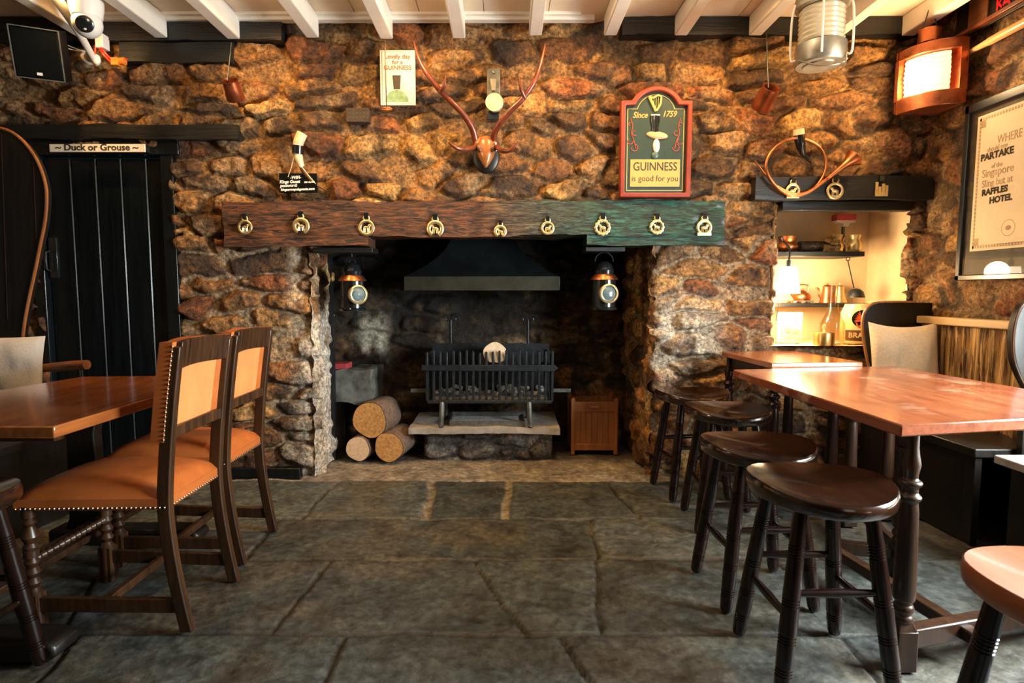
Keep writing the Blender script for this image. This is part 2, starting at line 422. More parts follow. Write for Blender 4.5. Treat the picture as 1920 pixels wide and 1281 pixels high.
M_SHADE = glow('glowing_lamp_shade', (1.0, 0.82, 0.58), 12.0)
M_LENSGLOW = glow('glowing_fresnel_glass', (1.0, 0.66, 0.34), 1.5)
M_LENS = plain('dusty_glass_lens', (0.10, 0.15, 0.16), 0.06, 0.0, 0.5, 12, 0, 0.9, 1.0)
M_GLASS = glass('clear_glass', (0.95, 0.95, 0.90))
M_SOLIDGLASS = glass('thick_glass', (1, 0.97, 0.9), 0.02, False)
M_PANE = glass('picture_glass', (0.98, 0.98, 0.97), 0.02)
M_CERAMIC = plain('cream_ceramic', (0.80, 0.60, 0.36), 0.25, 0, 0.06, 8, 0, 0.5, 0.4)
M_DRAGON = plain('red_orange_glaze', (0.70, 0.10, 0.035), 0.3)
M_BROWNGLAZE = plain('brown_glaze', (0.12, 0.06, 0.03), 0.3)
M_ASH = plain('pale_ash', (0.38, 0.36, 0.33), 0.95, 0, 0.5, 60, 0.9)
M_SLAB = plain('pale_hearth_slab', (0.34, 0.30, 0.25), 0.75, 0, 0.3, 12, 0.4)

def log_end():
    m, t, b = nt('sawn_log_end')
    g = N(t, 'ShaderNodeTexNoise', Scale=60.0, Detail=5.0); t.links.new(coords(t), g.inputs['Vector'])
    t.links.new(ramp(t, g.outputs[0], [(0.3, (0.42, 0.19, 0.05)), (0.7, (0.70, 0.38, 0.13))]), b.inputs['Base Color'])
    b.inputs['Roughness'].default_value = 0.8; bump(t, b, g.outputs[0], 0.3, 0.003); return m
M_LOGEND = log_end()
M_LOGPALE = plain('pale_sawn_log_end', (0.74, 0.52, 0.32), 0.8, 0, 0.15, 50, 0.3)

def mantel_mat():
    """old varnished oak, orange-brown at one end, a cool green reflection painted into the colour towards the other"""
    m, t, b = nt('varnished_mantel_oak')
    v = coords(t, (2.4, 12, 15)); n = N(t, 'ShaderNodeTexNoise', Scale=4.5, Detail=10.0, Roughness=0.7, Distortion=0.8); t.links.new(v, n.inputs['Vector'])
    v2 = coords(t, (1, 1, 1)); n2 = N(t, 'ShaderNodeTexNoise', Scale=2.6, Detail=7.0, Roughness=0.7); t.links.new(v2, n2.inputs['Vector'])
    br = ramp(t, n.outputs[0], [(0.40, (0.005, 0.003, 0.002)), (0.50, (0.075, 0.022, 0.006)), (0.64, (0.24, 0.074, 0.016))])
    gr = ramp(t, n.outputs[0], [(0.40, (0.003, 0.004, 0.004)), (0.50, (0.006, 0.036, 0.028)), (0.64, (0.016, 0.15, 0.095))])  # green of reflected cool light, put into the wood colour
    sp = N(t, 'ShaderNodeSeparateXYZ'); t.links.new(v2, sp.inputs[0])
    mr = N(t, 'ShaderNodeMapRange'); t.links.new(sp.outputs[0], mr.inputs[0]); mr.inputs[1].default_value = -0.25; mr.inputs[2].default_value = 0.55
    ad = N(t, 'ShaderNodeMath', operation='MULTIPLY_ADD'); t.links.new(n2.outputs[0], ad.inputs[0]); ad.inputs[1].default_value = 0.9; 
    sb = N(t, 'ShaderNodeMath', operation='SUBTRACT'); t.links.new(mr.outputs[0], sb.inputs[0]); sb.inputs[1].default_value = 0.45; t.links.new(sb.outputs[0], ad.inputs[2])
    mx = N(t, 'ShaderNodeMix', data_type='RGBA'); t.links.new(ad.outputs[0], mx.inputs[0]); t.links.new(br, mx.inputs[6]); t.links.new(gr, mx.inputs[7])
    t.links.new(mx.outputs[2], b.inputs['Base Color']); b.inputs['Roughness'].default_value = 0.30; b.inputs['Coat Weight'].default_value = 0.2; b.inputs['Coat Roughness'].default_value = 0.2
    bump(t, b, n.outputs[0], 1.0, 0.012); return m
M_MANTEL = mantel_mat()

def ribbed_mat():
    m, t, b = nt('brushed_ribbed_wood')
    v = coords(t, (30, 30, 1.3)); n = N(t, 'ShaderNodeTexNoise', Scale=2.0, Detail=4.0, Roughness=0.5, Distortion=0.8); t.links.new(v, n.inputs['Vector'])
    t.links.new(ramp(t, n.outputs[0], [(0.35, (0.07, 0.030, 0.009)), (0.6, (0.55, 0.32, 0.11))]), b.inputs['Base Color'])
    b.inputs['Roughness'].default_value = 0.35; bump(t, b, n.outputs[0], 1.0, 0.02); return m
M_RIBBED = ribbed_mat()

# ================================================================== THE SETTING
YW = 3.53            # face of the chimney wall
XR, XL = 2.48, -2.95
ZC = 2.675
OPEN = (-1.135, 0.860, 1.45)          # fireplace opening x0, x1, top
NICHE = (1.625, 2.392, 0.80, 1.665)   # alcove x0, x1, z0, z1
DOOR = (-2.74, -1.965, 1.95)

PAL = np.array([(0.42, 0.250, 0.110), (0.25, 0.128, 0.055), (0.115, 0.070, 0.040), (0.31, 0.128, 0.050), (0.52, 0.360, 0.185), (0.34, 0.195, 0.085), (0.18, 0.10, 0.05)]) * np.array((0.78, 0.62, 0.36))
def stone_colours(joint, r2, r3, U, V, seed, mortar=(0.31, 0.165, 0.055), pal=PAL):
    k = np.minimum((r2 * len(pal)).astype(int), len(pal) - 1)
    col = pal[k] * (0.8 + 0.45 * r3)[..., None]
    blot = sstep(0.48, 0.66, fbm(U * 9, V * 9, seed + 60, 5))[..., None]
    col = col * (1 - 0.72 * blot) + np.array((0.035, 0.018, 0.009)) * 0.72 * blot
    pale = sstep(0.55, 0.72, fbm(U * 5 + 9, V * 5, seed + 70, 5))[..., None]
    col = col * (1 - 0.4 * pale) + np.array((0.55, 0.36, 0.17)) * 0.4 * pale
    j = joint[..., None]
    dk = sstep(0.50, 0.64, fbm(U * 4.5, V * 6.5, seed + 90, 4))[..., None] * j * 0.85
    col = col * (1 - j) + np.array(mortar) * (0.75 + 0.5 * fbm(U * 9, V * 9, seed + 80, 3))[..., None] * j
    return col * (1 - dk) + np.array((0.022, 0.013, 0.007)) * dk

def edge_round(e, r):
    """pull back of the wall face near an opening, e = distance to its edge"""
    q = np.clip(1 - e / r, 0, 1)
    return r * (1 - np.sqrt(np.maximum(0, 1 - q * q)))

def build_wall_back():
    st = 0.0088
    X = np.arange(-3.0, 2.56, st); Z = np.arange(-0.01, 2.70, st)
    U, V = np.meshgrid(X, Z)
    ra, ja, a1, a2, a3 = rubble(U, V, 11, 0.25, 0.112, 0.011)
    rb, jb, b1, b2, b3 = rubble(U, V, 47, 0.33, 0.122, 0.012)
    low = V < 1.44 + 0.02 * np.sin(U * 9)
    rel = np.where(low, rb, ra); joint = np.where(low, jb, ja); r2 = np.where(low, b2, a2); r3 = np.where(low, b3, a3)
    nz = fbm(U * 13, V * 13, 5, 4) - 0.5; nf = fbm(U * 45, V * 45, 6, 3) - 0.5
    big = fbm(U * 1.6, V * 1.6, 8, 2) - 0.5
    Y = YW + 0.012 - rel * 0.066 - nz * 0.042 * (0.35 + rel) - nf * 0.013 - big * 0.03
    wob = 0.018 * (fbm(U * 7, V * 7, 15, 3) - 0.5) * 2
    # signed distances to the openings (positive on the wall)
    def sd(x0, x1, z0, z1):
        dx = np.maximum(x0 - U, U - x1); dz = np.maximum(z0 - V, V - z1)
        return np.where((dx > 0) & (dz > 0), np.hypot(dx, dz), np.maximum(dx, dz))
    d_f = sd(OPEN[0], OPEN[1], -1, OPEN[2]) + wob * 0.8
    d_n = sd(NICHE[0], NICHE[1], NICHE[2], NICHE[3]) + wob * 0.7
    d_d = sd(DOOR[0], DOOR[1], -1, DOOR[2]) + wob * 0.3
    Y = Y + edge_round(np.maximum(d_f, 0), 0.07) + edge_round(np.maximum(d_n, 0), 0.05) + edge_round(np.maximum(d_d, 0), 0.03)
    col = stone_colours(joint, r2, r3, U, V, 3)
    # the piers: greyer stone with pale lime in the joints
    pier = low[..., None] * np.ones(3)
    grey = col * np.array((0.95, 0.92, 0.98)) * 1.05
    lime = np.array((0.40, 0.27, 0.15))
    grey = grey * (1 - joint[..., None]) + lime * joint[..., None]
    col = col * (1 - pier) + grey * pier
    # limewash left on the jambs of the fireplace
    lw = sstep(0.17, 0.03, np.abs(U + 1.16)) * (V < 1.36) * sstep(0.36, 0.56, fbm(U * 6, V * 6, 91, 4) + 0.10)
    lw2 = sstep(0.36, 0.1, np.abs(U - 1.02)) * sstep(0.38, 0.1, np.abs(V - 0.80)) * sstep(0.38, 0.52, fbm(U * 5, V * 5, 92, 4) + 0.08)
    lw3 = sstep(0.4, 0.1, np.abs(U + 1.25)) * sstep(0.65, 0.2, V) * sstep(0.46, 0.62, fbm(U * 6, V * 6, 93, 4)) * 0.8
    lw = np.clip(np.maximum(np.maximum(lw, lw2), lw3), 0, 1)[..., None]
    col = col * (1 - 0.85 * lw) + np.array((0.60, 0.50, 0.37)) * 0.85 * lw
    P = np.stack([U, Y, V], -1)
    cu = (U[:-1, :-1] + U[1:, 1:]) / 2
    m = (d_f[:-1, :-1] > 0) & (d_n[:-1, :-1] > 0) & (d_d[:-1, :-1] > 0)
    struct(mesh_obj('wall_back', grid_mesh('wall_back', P, m, col), M_STONE, angle=180))
build_wall_back()

def stone_plane(name, o, ux, vz, nrm, lu, lv, st, seed, mat, pal=PAL, w_=0.26, h_=0.125, amp=0.045, mortar=(0.36, 0.225, 0.10), tint=None):
    """a stone face spanned by ux (length lu) and vz (length lv) from o, bulging along nrm"""
    A = np.arange(0, lu + st, st); B = np.arange(0, lv + st, st); U, V = np.meshgrid(A, B)
    rel, joint, r1, r2, r3 = rubble(U + seed * 3.7, V + seed, seed, w_, h_, 0.018)
    nz = fbm(U * 13, V * 13, seed + 5, 4) - 0.5; nf = fbm(U * 45, V * 45, seed + 6, 3) - 0.5
    hgt = rel * amp + nz * 0.03 * (0.4 + rel) + nf * 0.009
    o, ux, vz, nrm = (np.array(q, float) for q in (o, ux, vz, nrm))
    P = o + U[..., None] * ux + V[..., None] * vz + hgt[..., None] * nrm
    col = stone_colours(joint, r2, r3, U + seed, V, seed, mortar, pal)
    if tint is not None: col = tint(col, U, V, joint)
    n_ = np.cross(ux, vz)
    return struct(mesh_obj(name, grid_mesh(name, P, None, col, flip=bool(np.dot(n_, nrm) < 0)), mat, angle=180))

DARKPAL = PAL * 0.24
def soot(col, U, V, j): return col * (1 - 0.75 * sstep(0.75, 1.15, V + 0.25 * fbm(U * 4, V * 4, 7, 3)))[..., None]
def back_tint(col, U, V, j):
    col = soot(col, U, V, j)
    f = sstep(0.16, 0.03, np.abs(U - 0.56)) * sstep(0.34, 0.10, np.abs(V - 0.72)) * sstep(0.42, 0.58, fbm(U * 8, V * 5, 37, 4))
    g = sstep(0.55, 0.1, np.abs(U - 2.15)) * sstep(0.55, 0.1, np.abs(V - 0.62)) * sstep(0.46, 0.60, fbm(U * 6, V * 6, 38, 4))
    col = col * (1 - g[..., None]) + np.array((0.24, 0.105, 0.03)) * g[..., None]
    return col * (1 - f[..., None]) + np.array((0.42, 0.37, 0.28)) * f[..., None]
def lime_cheek(col, U, V, j):
    f = (sstep(0.34, 0.5, fbm(U * 7, V * 5, 33, 4) + 0.10))[..., None] * 0.85
    f = f * sstep(1.30, 0.95, V + 0.2 * fbm(U * 6, V * 6, 35, 3))[..., None]
    return col * (1 - f) + np.array((0.64, 0.58, 0.49)) * f
stone_plane('wall_fireplace_back', (-1.55, 4.36, 0), (1, 0, 0), (0, 0, 1), (0, -1, 0), 2.55, 2.2, 0.014, 71, M_SOOT, DARKPAL, 0.3, 0.14, mortar=(0.05, 0.03, 0.015), tint=back_tint)
stone_plane('wall_fireplace_left', (-1.165, 3.50, 0), (0, 1, 0), (0, 0, 1), (1, 0, 0), 0.40, 1.46, 0.011, 73, M_STONE, PAL, 0.2, 0.12, 0.03, tint=lime_cheek)
stone_plane('wall_fireplace_recess', (-1.55, 3.80, 0), (0, 1, 0), (0, 0, 1), (1, 0, 0), 0.6, 2.2, 0.03, 74, M_SOOT, DARKPAL * 0.5, mortar=(0.03, 0.02, 0.012), tint=soot)
stone_plane('wall_fireplace_right', (0.895, 3.50, 0), (0, 1, 0), (0, 0, 1), (-1, 0, 0), 0.9, 1.5, 0.011, 75, M_STONE, PAL * 1.25, 0.22, 0.13, 0.04)  # stone colours raised to stand in for warm light on this cheek
b = MB()
b.box(-1.60, 1.0, 3.60, 3.66, 1.46, 2.3).box(-1.60, 1.0, 3.6, 4.42, 2.2, 2.3).box(0.93, 1.0, 3.62, 4.42, 1.4, 2.3).box(-1.64, -1.56, 3.62, 4.42, 0, 2.3).box(-1.6, -1.14, 3.86, 3.90, 0, 2.3)
struct(obj('wall_chimney', b, M_HOOD, None))

def right_tint(col, U, V, j): return col * 0.9
# right wall in two runs with the window between
stone_plane('wall_right', (XR, 2.10, -0.01), (0, 1, 0), (0, 0, 1), (-1, 0, 0), 1.48, 2.7, 0.011, 81, M_STONE, PAL, 0.25, 0.14, 0.055, tint=right_tint)
b = MB(); b.box(XR, XR + 0.35, -2.6, 0.88, 0, ZC).box(XR, XR + 0.35, 0.88, 2.12, 0, 0.62).box(XR, XR + 0.35, 0.88, 2.12, 1.90, ZC)
struct(obj('wall_right', b, M_PLASTER, None))
b = MB(); b.box(XR + 0.04, XR + 0.09, 0.88, 0.95, 0.62, 1.90).box(XR + 0.04, XR + 0.09, 2.05, 2.12, 0.62, 1.90).box(XR + 0.04, XR + 0.09, 0.95, 2.05, 0.62, 0.68).box(XR + 0.04, XR + 0.09, 0.95, 2.05, 1.84, 1.90)
b.box(XR + 0.05, XR + 0.08, 1.485, 1.515, 0.68, 1.84).box(XR + 0.05, XR + 0.08, 0.95, 2.05, 1.27, 1.30)
struct(obj('window_1', b, M_CREAM, None))
stone_plane('wall_left', (XL, -2.6, -0.01), (0, 1, 0), (0, 0, 1), (1, 0, 0), 6.2, 2.7, 0.03, 83, M_STONE, PAL * 0.6, 0.25, 0.14, 0.04)

# niche of cream plaster with a boarded dark top
def build_niche():
    x0, x1, z0, z1 = NICHE; y0, y1 = 3.50, 3.97
    def plane(name, o, a, c, la, lc, n, mat, amp=0.008, seed=0):
        A = np.linspace(0, la, max(2, int(la / 0.012))); B = np.linspace(0, lc, max(2, int(lc / 0.012))); U, V = np.meshgrid(A, B)
        h = (fbm(U * 6, V * 6, seed, 3) - 0.5) * amp * 2 + (fbm(U * 30, V * 30, seed + 3, 2) - 0.5) * amp * 0.3
        o, a, c, n = (np.array(q, float) for q in (o, a, c, n))
        P = o + U[..., None] * a + V[..., None] * c + h[..., None] * n
        struct(mesh_obj(name, grid_mesh(name, P, None, None, flip=bool(np.dot(np.cross(a, c), n) < 0)), mat, angle=180))
    plane('wall_alcove_back', (x0 - 0.05, y1, z0 - 0.02), (1, 0, 0), (0, 0, 1), x1 - x0 + 0.1, z1 - z0 + 0.1, (0, -1, 0), M_PLASTER, 0.006, 1)
    plane('wall_alcove_right', (x1 + 0.035, y0 + 0.065, z0 - 0.02), (0, 1, 0), (0, 0, 1), y1 - y0, z1 - z0 + 0.1, (-1, 0, 0), M_PLASTER, 0.010, 2)
    plane('wall_alcove_left', (x0 - 0.03, y0 + 0.02, z0 - 0.02), (0, 1, 0), (0, 0, 1), y1 - y0, z1 - z0 + 0.1, (1, 0, 0), M_PLASTER, 0.010, 3)
    plane('wall_alcove_sill', (x0 - 0.05, y0 - 0.01, z0), (1, 0, 0), (0, 1, 0), x1 - x0 + 0.1, y1 - y0, (0, 0, 1), M_PLASTER, 0.004, 4)
    b = MB()
    for i in range(3): b.box(x0 - 0.05, x1 + 0.05, y0 + 0.05 + i * 0.15, y0 + 0.195 + i * 0.15, z1 - 0.012 * (i % 2), z1 + 0.04)
    struct(obj('ceiling_alcove', b, M_BLACKWOOD, None))
build_niche()

def build_floor():
    ys = np.concatenate([np.arange(-2.6, 1.15, 0.05), np.arange(1.15, 4.40, 0.0105)])
    xs = np.arange(-3.0, 2.62, 0.0105)
    X, Y = np.meshgrid(xs, ys)
    wx = X + 0.05 * (fbm(X * 2.2, Y * 2.2, 201, 3) - 0.5) + 0.02 * (fbm(X * 9, Y * 9, 202, 3) - 0.5)
    wy = Y + 0.035 * (fbm(X * 2.0, Y * 2.0, 203, 3) - 0.5) + 0.014 * (fbm(X * 11, Y * 11, 204, 3) - 0.5)
    rows = [-2.6, -1.7, -0.8, 0.1, 0.75, 1.32, 1.845, 2.39, 2.835, 3.425, 9]
    def col_x(px, py): r = _ray(px, py); t = -CAM_H / r[2]; return r[0] * t
    cuts = {5: [col_x(p, 1235) for p in (120, 625, 1095, 1600)], 6: [col_x(p, 1115) for p in (150, 570, 935, 1120, 1560)],
            7: [col_x(p, 1000) for p in (180, 505, 1112, 1480)], 8: [col_x(p, 928) for p in (250, 610, 805, 952, 1165, 1420)]}
    slant = {5: -0.25, 6: -0.35, 7: 0.12, 8: -0.1}
    joint = np.zeros(X.shape); sid = np.zeros(X.shape); pale = np.zeros(X.shape)
    for i in range(len(rows) - 1):
        m = (wy >= rows[i]) & (wy < rows[i + 1])
        cs = cuts.get(i)
        if cs is None: cs = [] if i == 9 else [-2.3 + 0.55 * ((i * 7) % 5) / 3 + 0.95 * k for k in range(6)]
        k = np.zeros(X.shape); dj = np.full(X.shape, 9.0)
        for j, cx_ in enumerate(cs):
            sl = slant.get(i, 0.0) * (1 if j % 2 == 0 else -0.3)
            xx = wx - cx_ - sl * (wy - (rows[i] + min(rows[i + 1], 4)) / 2)
            k += xx > 0
            wdt = 0.020 if (i == 8 and j in (2, 3)) else 0.001 + 0.004 * fbm(X * 5, Y * 5, 240, 2)
            dj = np.minimum(dj, np.abs(xx) - wdt)
            if i == 8 and j in (2, 3): pale = np.where(m, np.maximum(pale, sstep(0.03, 0.015, np.abs(xx))), pale)
        dr = np.minimum(np.abs(wy - rows[i]), np.abs(wy - rows[i + 1])) - 0.004 * fbm(X * 5, Y * 5, 241, 2)
        dj = np.minimum(dj, dr)
        joint = np.where(m, sstep(0.008, 0.0, dj), joint)
        sid = np.where(m, i * 13 + k, sid)
    r = _hash(sid, sid * 0 + 3, 77); r2 = _hash(sid, sid * 0 + 4, 78)
    n1 = fbm(X * 3.5, Y * 4.5, 210, 5); n2 = fbm(X * 16, Y * 20, 211, 4)
    layer = np.abs(((fbm(X * 1.8, Y * 2.2, 214, 4) * 9) % 1.0) - 0.5)        # worn lamination ridges of slate
    Z = (n1 - 0.5) * 0.022 + (n2 - 0.5) * 0.006 + (r - 0.5) * 0.006 - joint * 0.010 + sstep(0.10, 0.0, layer) * 0.0035
    Z = Z - 0.004
    base = np.array((0.060, 0.070, 0.065)) * (0.65 + 0.7 * r)[..., None] + np.array((0.012, 0.006, 0.0)) * r2[..., None]
    brown = sstep(0.52, 0.68, fbm(X * 2.6, Y * 3, 220, 5))[..., None] * 0.6
    base = base * (1 - brown) + np.array((0.085, 0.068, 0.045)) * brown
    jc = np.array((0.018, 0.016, 0.014)) * (1 - pale[..., None]) + np.array((0.20, 0.17, 0.12)) * pale[..., None]
    sandy = (sstep(0.5, 0.65, fbm(X * 4, Y * 4, 222, 3)) * (Y > 2.3))[..., None]
    jc = jc * (1 - 0.6 * sandy) + np.array((0.15, 0.12, 0.085)) * 0.6 * sandy
    col = base * (1 - joint[..., None]) + jc * joint[..., None]
    h = sstep(3.415, 3.435, wy)[..., None]
    hc = np.array((0.235, 0.205, 0.165)) * (0.7 + 0.6 * fbm(X * 6, Y * 8, 230, 4))[..., None]
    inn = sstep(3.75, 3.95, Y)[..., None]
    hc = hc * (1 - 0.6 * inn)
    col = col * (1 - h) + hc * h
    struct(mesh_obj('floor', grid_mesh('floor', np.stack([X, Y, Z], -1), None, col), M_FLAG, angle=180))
build_floor()

# ceiling boards, the batten along the wall, joists
b = MB()
for i in range(16):
    x = -3.0 + i * 0.36
    b.box(x, x + 0.357, -2.6, YW + 0.05, ZC, ZC + 0.03)
struct(obj('ceiling', b, M_BOARD, None, bevel=0.004))
b = MB(); b.box(-2.35, 0.50, YW - 0.10, YW - 0.05, ZC - 0.030, ZC + 0.005).box(-2.35, 0.42, YW - 0.13, YW - 0.10, ZC - 0.014, ZC + 0.002)
struct(obj('trim_1', b, M_CREAM, None, bevel=0.004))

def rough_box(x0, x1, y0, y1, z0, z1, st, amp, seed, fr=6.0, stretch=(1, 1, 1)):
    mb = MB()
    def disp(p):
        a, c, d = p[0] * fr * stretch[0], p[1] * fr * stretch[1], p[2] * fr * stretch[2]
        A = np.array
        return ((float(fbm(A([c + d * 1.3]), A([d - c + a * .6]), seed, 3)[0]) - 0.5) * amp * 0.6, (float(fbm(A([a + 3]), A([d + c]), seed + 1, 4)[0]) - 0.5) * amp * 2, (float(fbm(A([a + 7 + c * .5]), A([c * .9 + d * .3]), seed + 2, 4)[0]) - 0.5) * amp * 2)
    def face(o, u, v, lu, lv, flip):
        nu, nv = max(1, round(lu / st)), max(1, round(lv / st)); vs = []
        for j in range(nv + 1):
            for i in range(nu + 1):
                p = [o[k] + u[k] * lu * i / nu + v[k] * lv * j / nv for k in range(3)]; d = disp(p); vs.append([p[k] + d[k] for k in range(3)])
        fs = []
        for j in range(nv):
            for i in range(nu):
                q = (j * (nu + 1) + i, j * (nu + 1) + i + 1, (j + 1) * (nu + 1) + i + 1, (j + 1) * (nu + 1) + i); fs.append(q[::-1] if flip else q)
        mb.add(vs, fs)
    dx, dy, dz = x1 - x0, y1 - y0, z1 - z0
    face((x0, y0, z0), (1, 0, 0), (0, 0, 1), dx, dz, False); face((x0, y1, z0), (1, 0, 0), (0, 0, 1), dx, dz, True)
    face((x0, y0, z0), (1, 0, 0), (0, 1, 0), dx, dy, True); face((x0, y0, z1), (1, 0, 0), (0, 1, 0), dx, dy, False)
    face((x0, y0, z0), (0, 1, 0), (0, 0, 1), dy, dz, True); face((x1, y0, z0), (0, 1, 0), (0, 0, 1), dy, dz, False)
    return mb
def join(*ms):
    r = MB()
    for m in ms: r.add(m.v, m.f)
    return r

# black wall plate timbers under the ceiling
struct(obj('trim_2', join(rough_box(-2.9, -1.27, YW - 0.075, YW + 0.05, 2.545, ZC - 0.004, 0.05, 0.012, 301), rough_box(-2.2, -1.55, YW - 0.06, YW + 0.05, 2.43, 2.54, 0.05, 0.012, 303)), M_BLACKWOOD, None, angle=60))
struct(obj('trim_3', rough_box(0.66, 2.46, YW - 0.075, YW + 0.05, 2.575, ZC - 0.004, 0.05, 0.012, 305), M_BLACKWOOD, None, angle=60))

# skirting at the foot of the left pier
b = MB(); b.box(-1.95, -1.24, YW - 0.075, YW - 0.02, -0.01, 0.062)
struct(obj('baseboard_back', b, M_BLACKDOOR, None, bevel=0.004))

JL = [(-2.42, 2.555), (-1.985, 2.555), (-1.575, 2.548), (-1.128, 2.555), (-0.710, 2.548), (-0.300, 2.552), (0.132, 2.567), (0.556, 2.567), (0.955, 2.567), (1.375, 2.567), (1.84, 2.565), (2.24, 2.565)]
JLAB = ['white ceiling joist above the black loudspeaker at the far left corner', 'white ceiling joist just right of the security camera', 'white ceiling joist with a copper cup on a rod hanging from its end at left',
        'white ceiling joist left of the one above the cream poster', 'white ceiling joist ending above the cream paper poster', 'white ceiling joist ending above the left antler tine',
        'white ceiling joist ending above the right antler tip', 'white ceiling joist ending left of the arched green sign', 'white ceiling joist ending above the arched green sign',
        'white ceiling joist with a copper cup hanging from its end at right', 'white ceiling joist just right of the silver ship lantern', 'white ceiling joist running over the lit copper lantern']
for (x, z), lab in zip(JL, JLAB):
    b = MB(); b.box(x, x + 0.072, -2.5, 3.455, z, ZC - 0.001)
    j = obj('ceiling_joist', b, M_CREAM, None, bevel=0.006); tag(j, lab, 'ceiling beam', 'white ceiling joists')

# ================================================================== DOOR
def build_door():
    d = bpy.data.objects.new('door_1', None); C.objects.link(d); d.location = (-2.3, 3.56, 0); struct(d)
    fr = MB(); fr.box(-2.02, -1.945, YW - 0.03, YW + 0.06, 0, 1.93).box(-2.80, -2.735, YW - 0.03, YW + 0.06, 0, 1.93).box(-2.80, -1.90, YW - 0.045, YW + 0.05, 1.915, 2.02)
    obj('door_frame', fr, M_BLACKDOOR, d, bevel=0.005)
    xs = [-2.735, -2.575, -2.425, -2.275, -2.125, -2.022]
    lf = MB()
    for a, c in zip(xs, xs[1:]):
        lf.prism([(a + 0.001, YW + 0.055), (a + 0.001, YW + 0.022), (a + 0.007, YW + 0.016), (c - 0.007, YW + 0.016), (c - 0.001, YW + 0.022), (c - 0.001, YW + 0.055)], 0.012, 1.905, 'xy')
    obj('door_panel', lf, M_BLACKDOOR, d)
    p = at(104, 490, YW + 0.01)
    h = MB(); h.box(p.x - 0.03, p.x + 0.02, YW - 0.002, YW + 0.017, p.z - 0.10, p.z + 0.14)
    pl = obj('latch_plate', h, M_BLACK, d, bevel=0.002)
    h = MB(); h.tube([(p.x - 0.02, YW, p.z + 0.06), (p.x - 0.02, YW - 0.035, p.z + 0.05), (p.x - 0.02, YW - 0.04, p.z), (p.x - 0.02, YW - 0.035, p.z - 0.05), (p.x - 0.02, YW, p.z - 0.06)], 0.007)
    obj('door_handle', h, M_IRON, pl)
build_door()
t = obj('door_lintel', join(rough_box(-2.86, -1.535, YW - 0.085, YW + 0.05, 1.995, 2.075, 0.035, 0.012, 311, 5)), M_BLACKWOOD, None, angle=60)
tag(t, 'blackened rough oak lintel above the black plank door', 'lintel')
t = thing('door_sign', 'narrow cream sign in old lettering fixed over the black door', 'sign', (-2.40, YW - 0.06, 1.955))
p0, p1 = at(93, 285, YW - 0.105), at(271, 270, YW - 0.105)
b = MB(); b.box(p0.x, p1.x, YW - 0.105, YW - 0.096, p0.z, p1.z); obj('sign_board', b, M_PAPER, t, bevel=0.0015)
b = MB(); b.box(p0.x + 0.006, p1.x - 0.006, YW - 0.096, YW - 0.040, p0.z + 0.006, p1.z - 0.006); obj('backing', b, M_BLACKWOOD, t)
text('lettering', '~ Duck or Grouse ~', 0.050, ((p0.x + p1.x) / 2, YW - 0.106, (p0.z + p1.z) / 2 + 0.002), M_INK, t, bold=0.0012, xs=1.12)

# ================================================================== MANTEL BEAM
mz = 1.445
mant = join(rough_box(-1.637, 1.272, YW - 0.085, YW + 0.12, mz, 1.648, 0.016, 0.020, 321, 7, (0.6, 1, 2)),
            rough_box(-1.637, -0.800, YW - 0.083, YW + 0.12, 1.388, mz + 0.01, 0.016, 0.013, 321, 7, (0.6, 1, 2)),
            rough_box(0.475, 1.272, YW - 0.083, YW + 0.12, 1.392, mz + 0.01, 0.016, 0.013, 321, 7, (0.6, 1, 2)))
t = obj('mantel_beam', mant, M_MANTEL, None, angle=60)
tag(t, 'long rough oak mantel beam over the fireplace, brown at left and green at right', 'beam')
t = obj('alcove_lintel', rough_box(1.44, 2.47, YW - 0.085, YW + 0.10, 1.655, 1.785, 0.03, 0.012, 331, 6, (0.6, 1, 2)), M_BLACKWOOD, None, angle=60)
tag(t, 'short black oak lintel over the lit plaster alcove', 'lintel')
b = MB(); b.box(-1.13, -0.78, YW - 0.06, YW + 0.1, 1.352, 1.381)
t = obj('mantel_batten', b, M_BLACKWOOD, None, bevel=0.003); tag(t, 'thin black batten under the brown end of the mantel beam', 'batten')
b = MB(); b.box(0.47, 0.70, YW - 0.06, YW + 0.1, 1.358, 1.384)
t = obj('mantel_batten', b, M_BLACKWOOD, None, bevel=0.003); tag(t, 'thin black batten under the green end of the mantel beam', 'batten')
b = MB(); b.box(1.63, 2.40, YW - 0.02, YW + 0.06, 1.60, 1.655)
t = obj('alcove_board', b, M_BLACKWOOD, None, bevel=0.004); tag(t, 'dark board under the lintel across the top of the alcove', 'board')

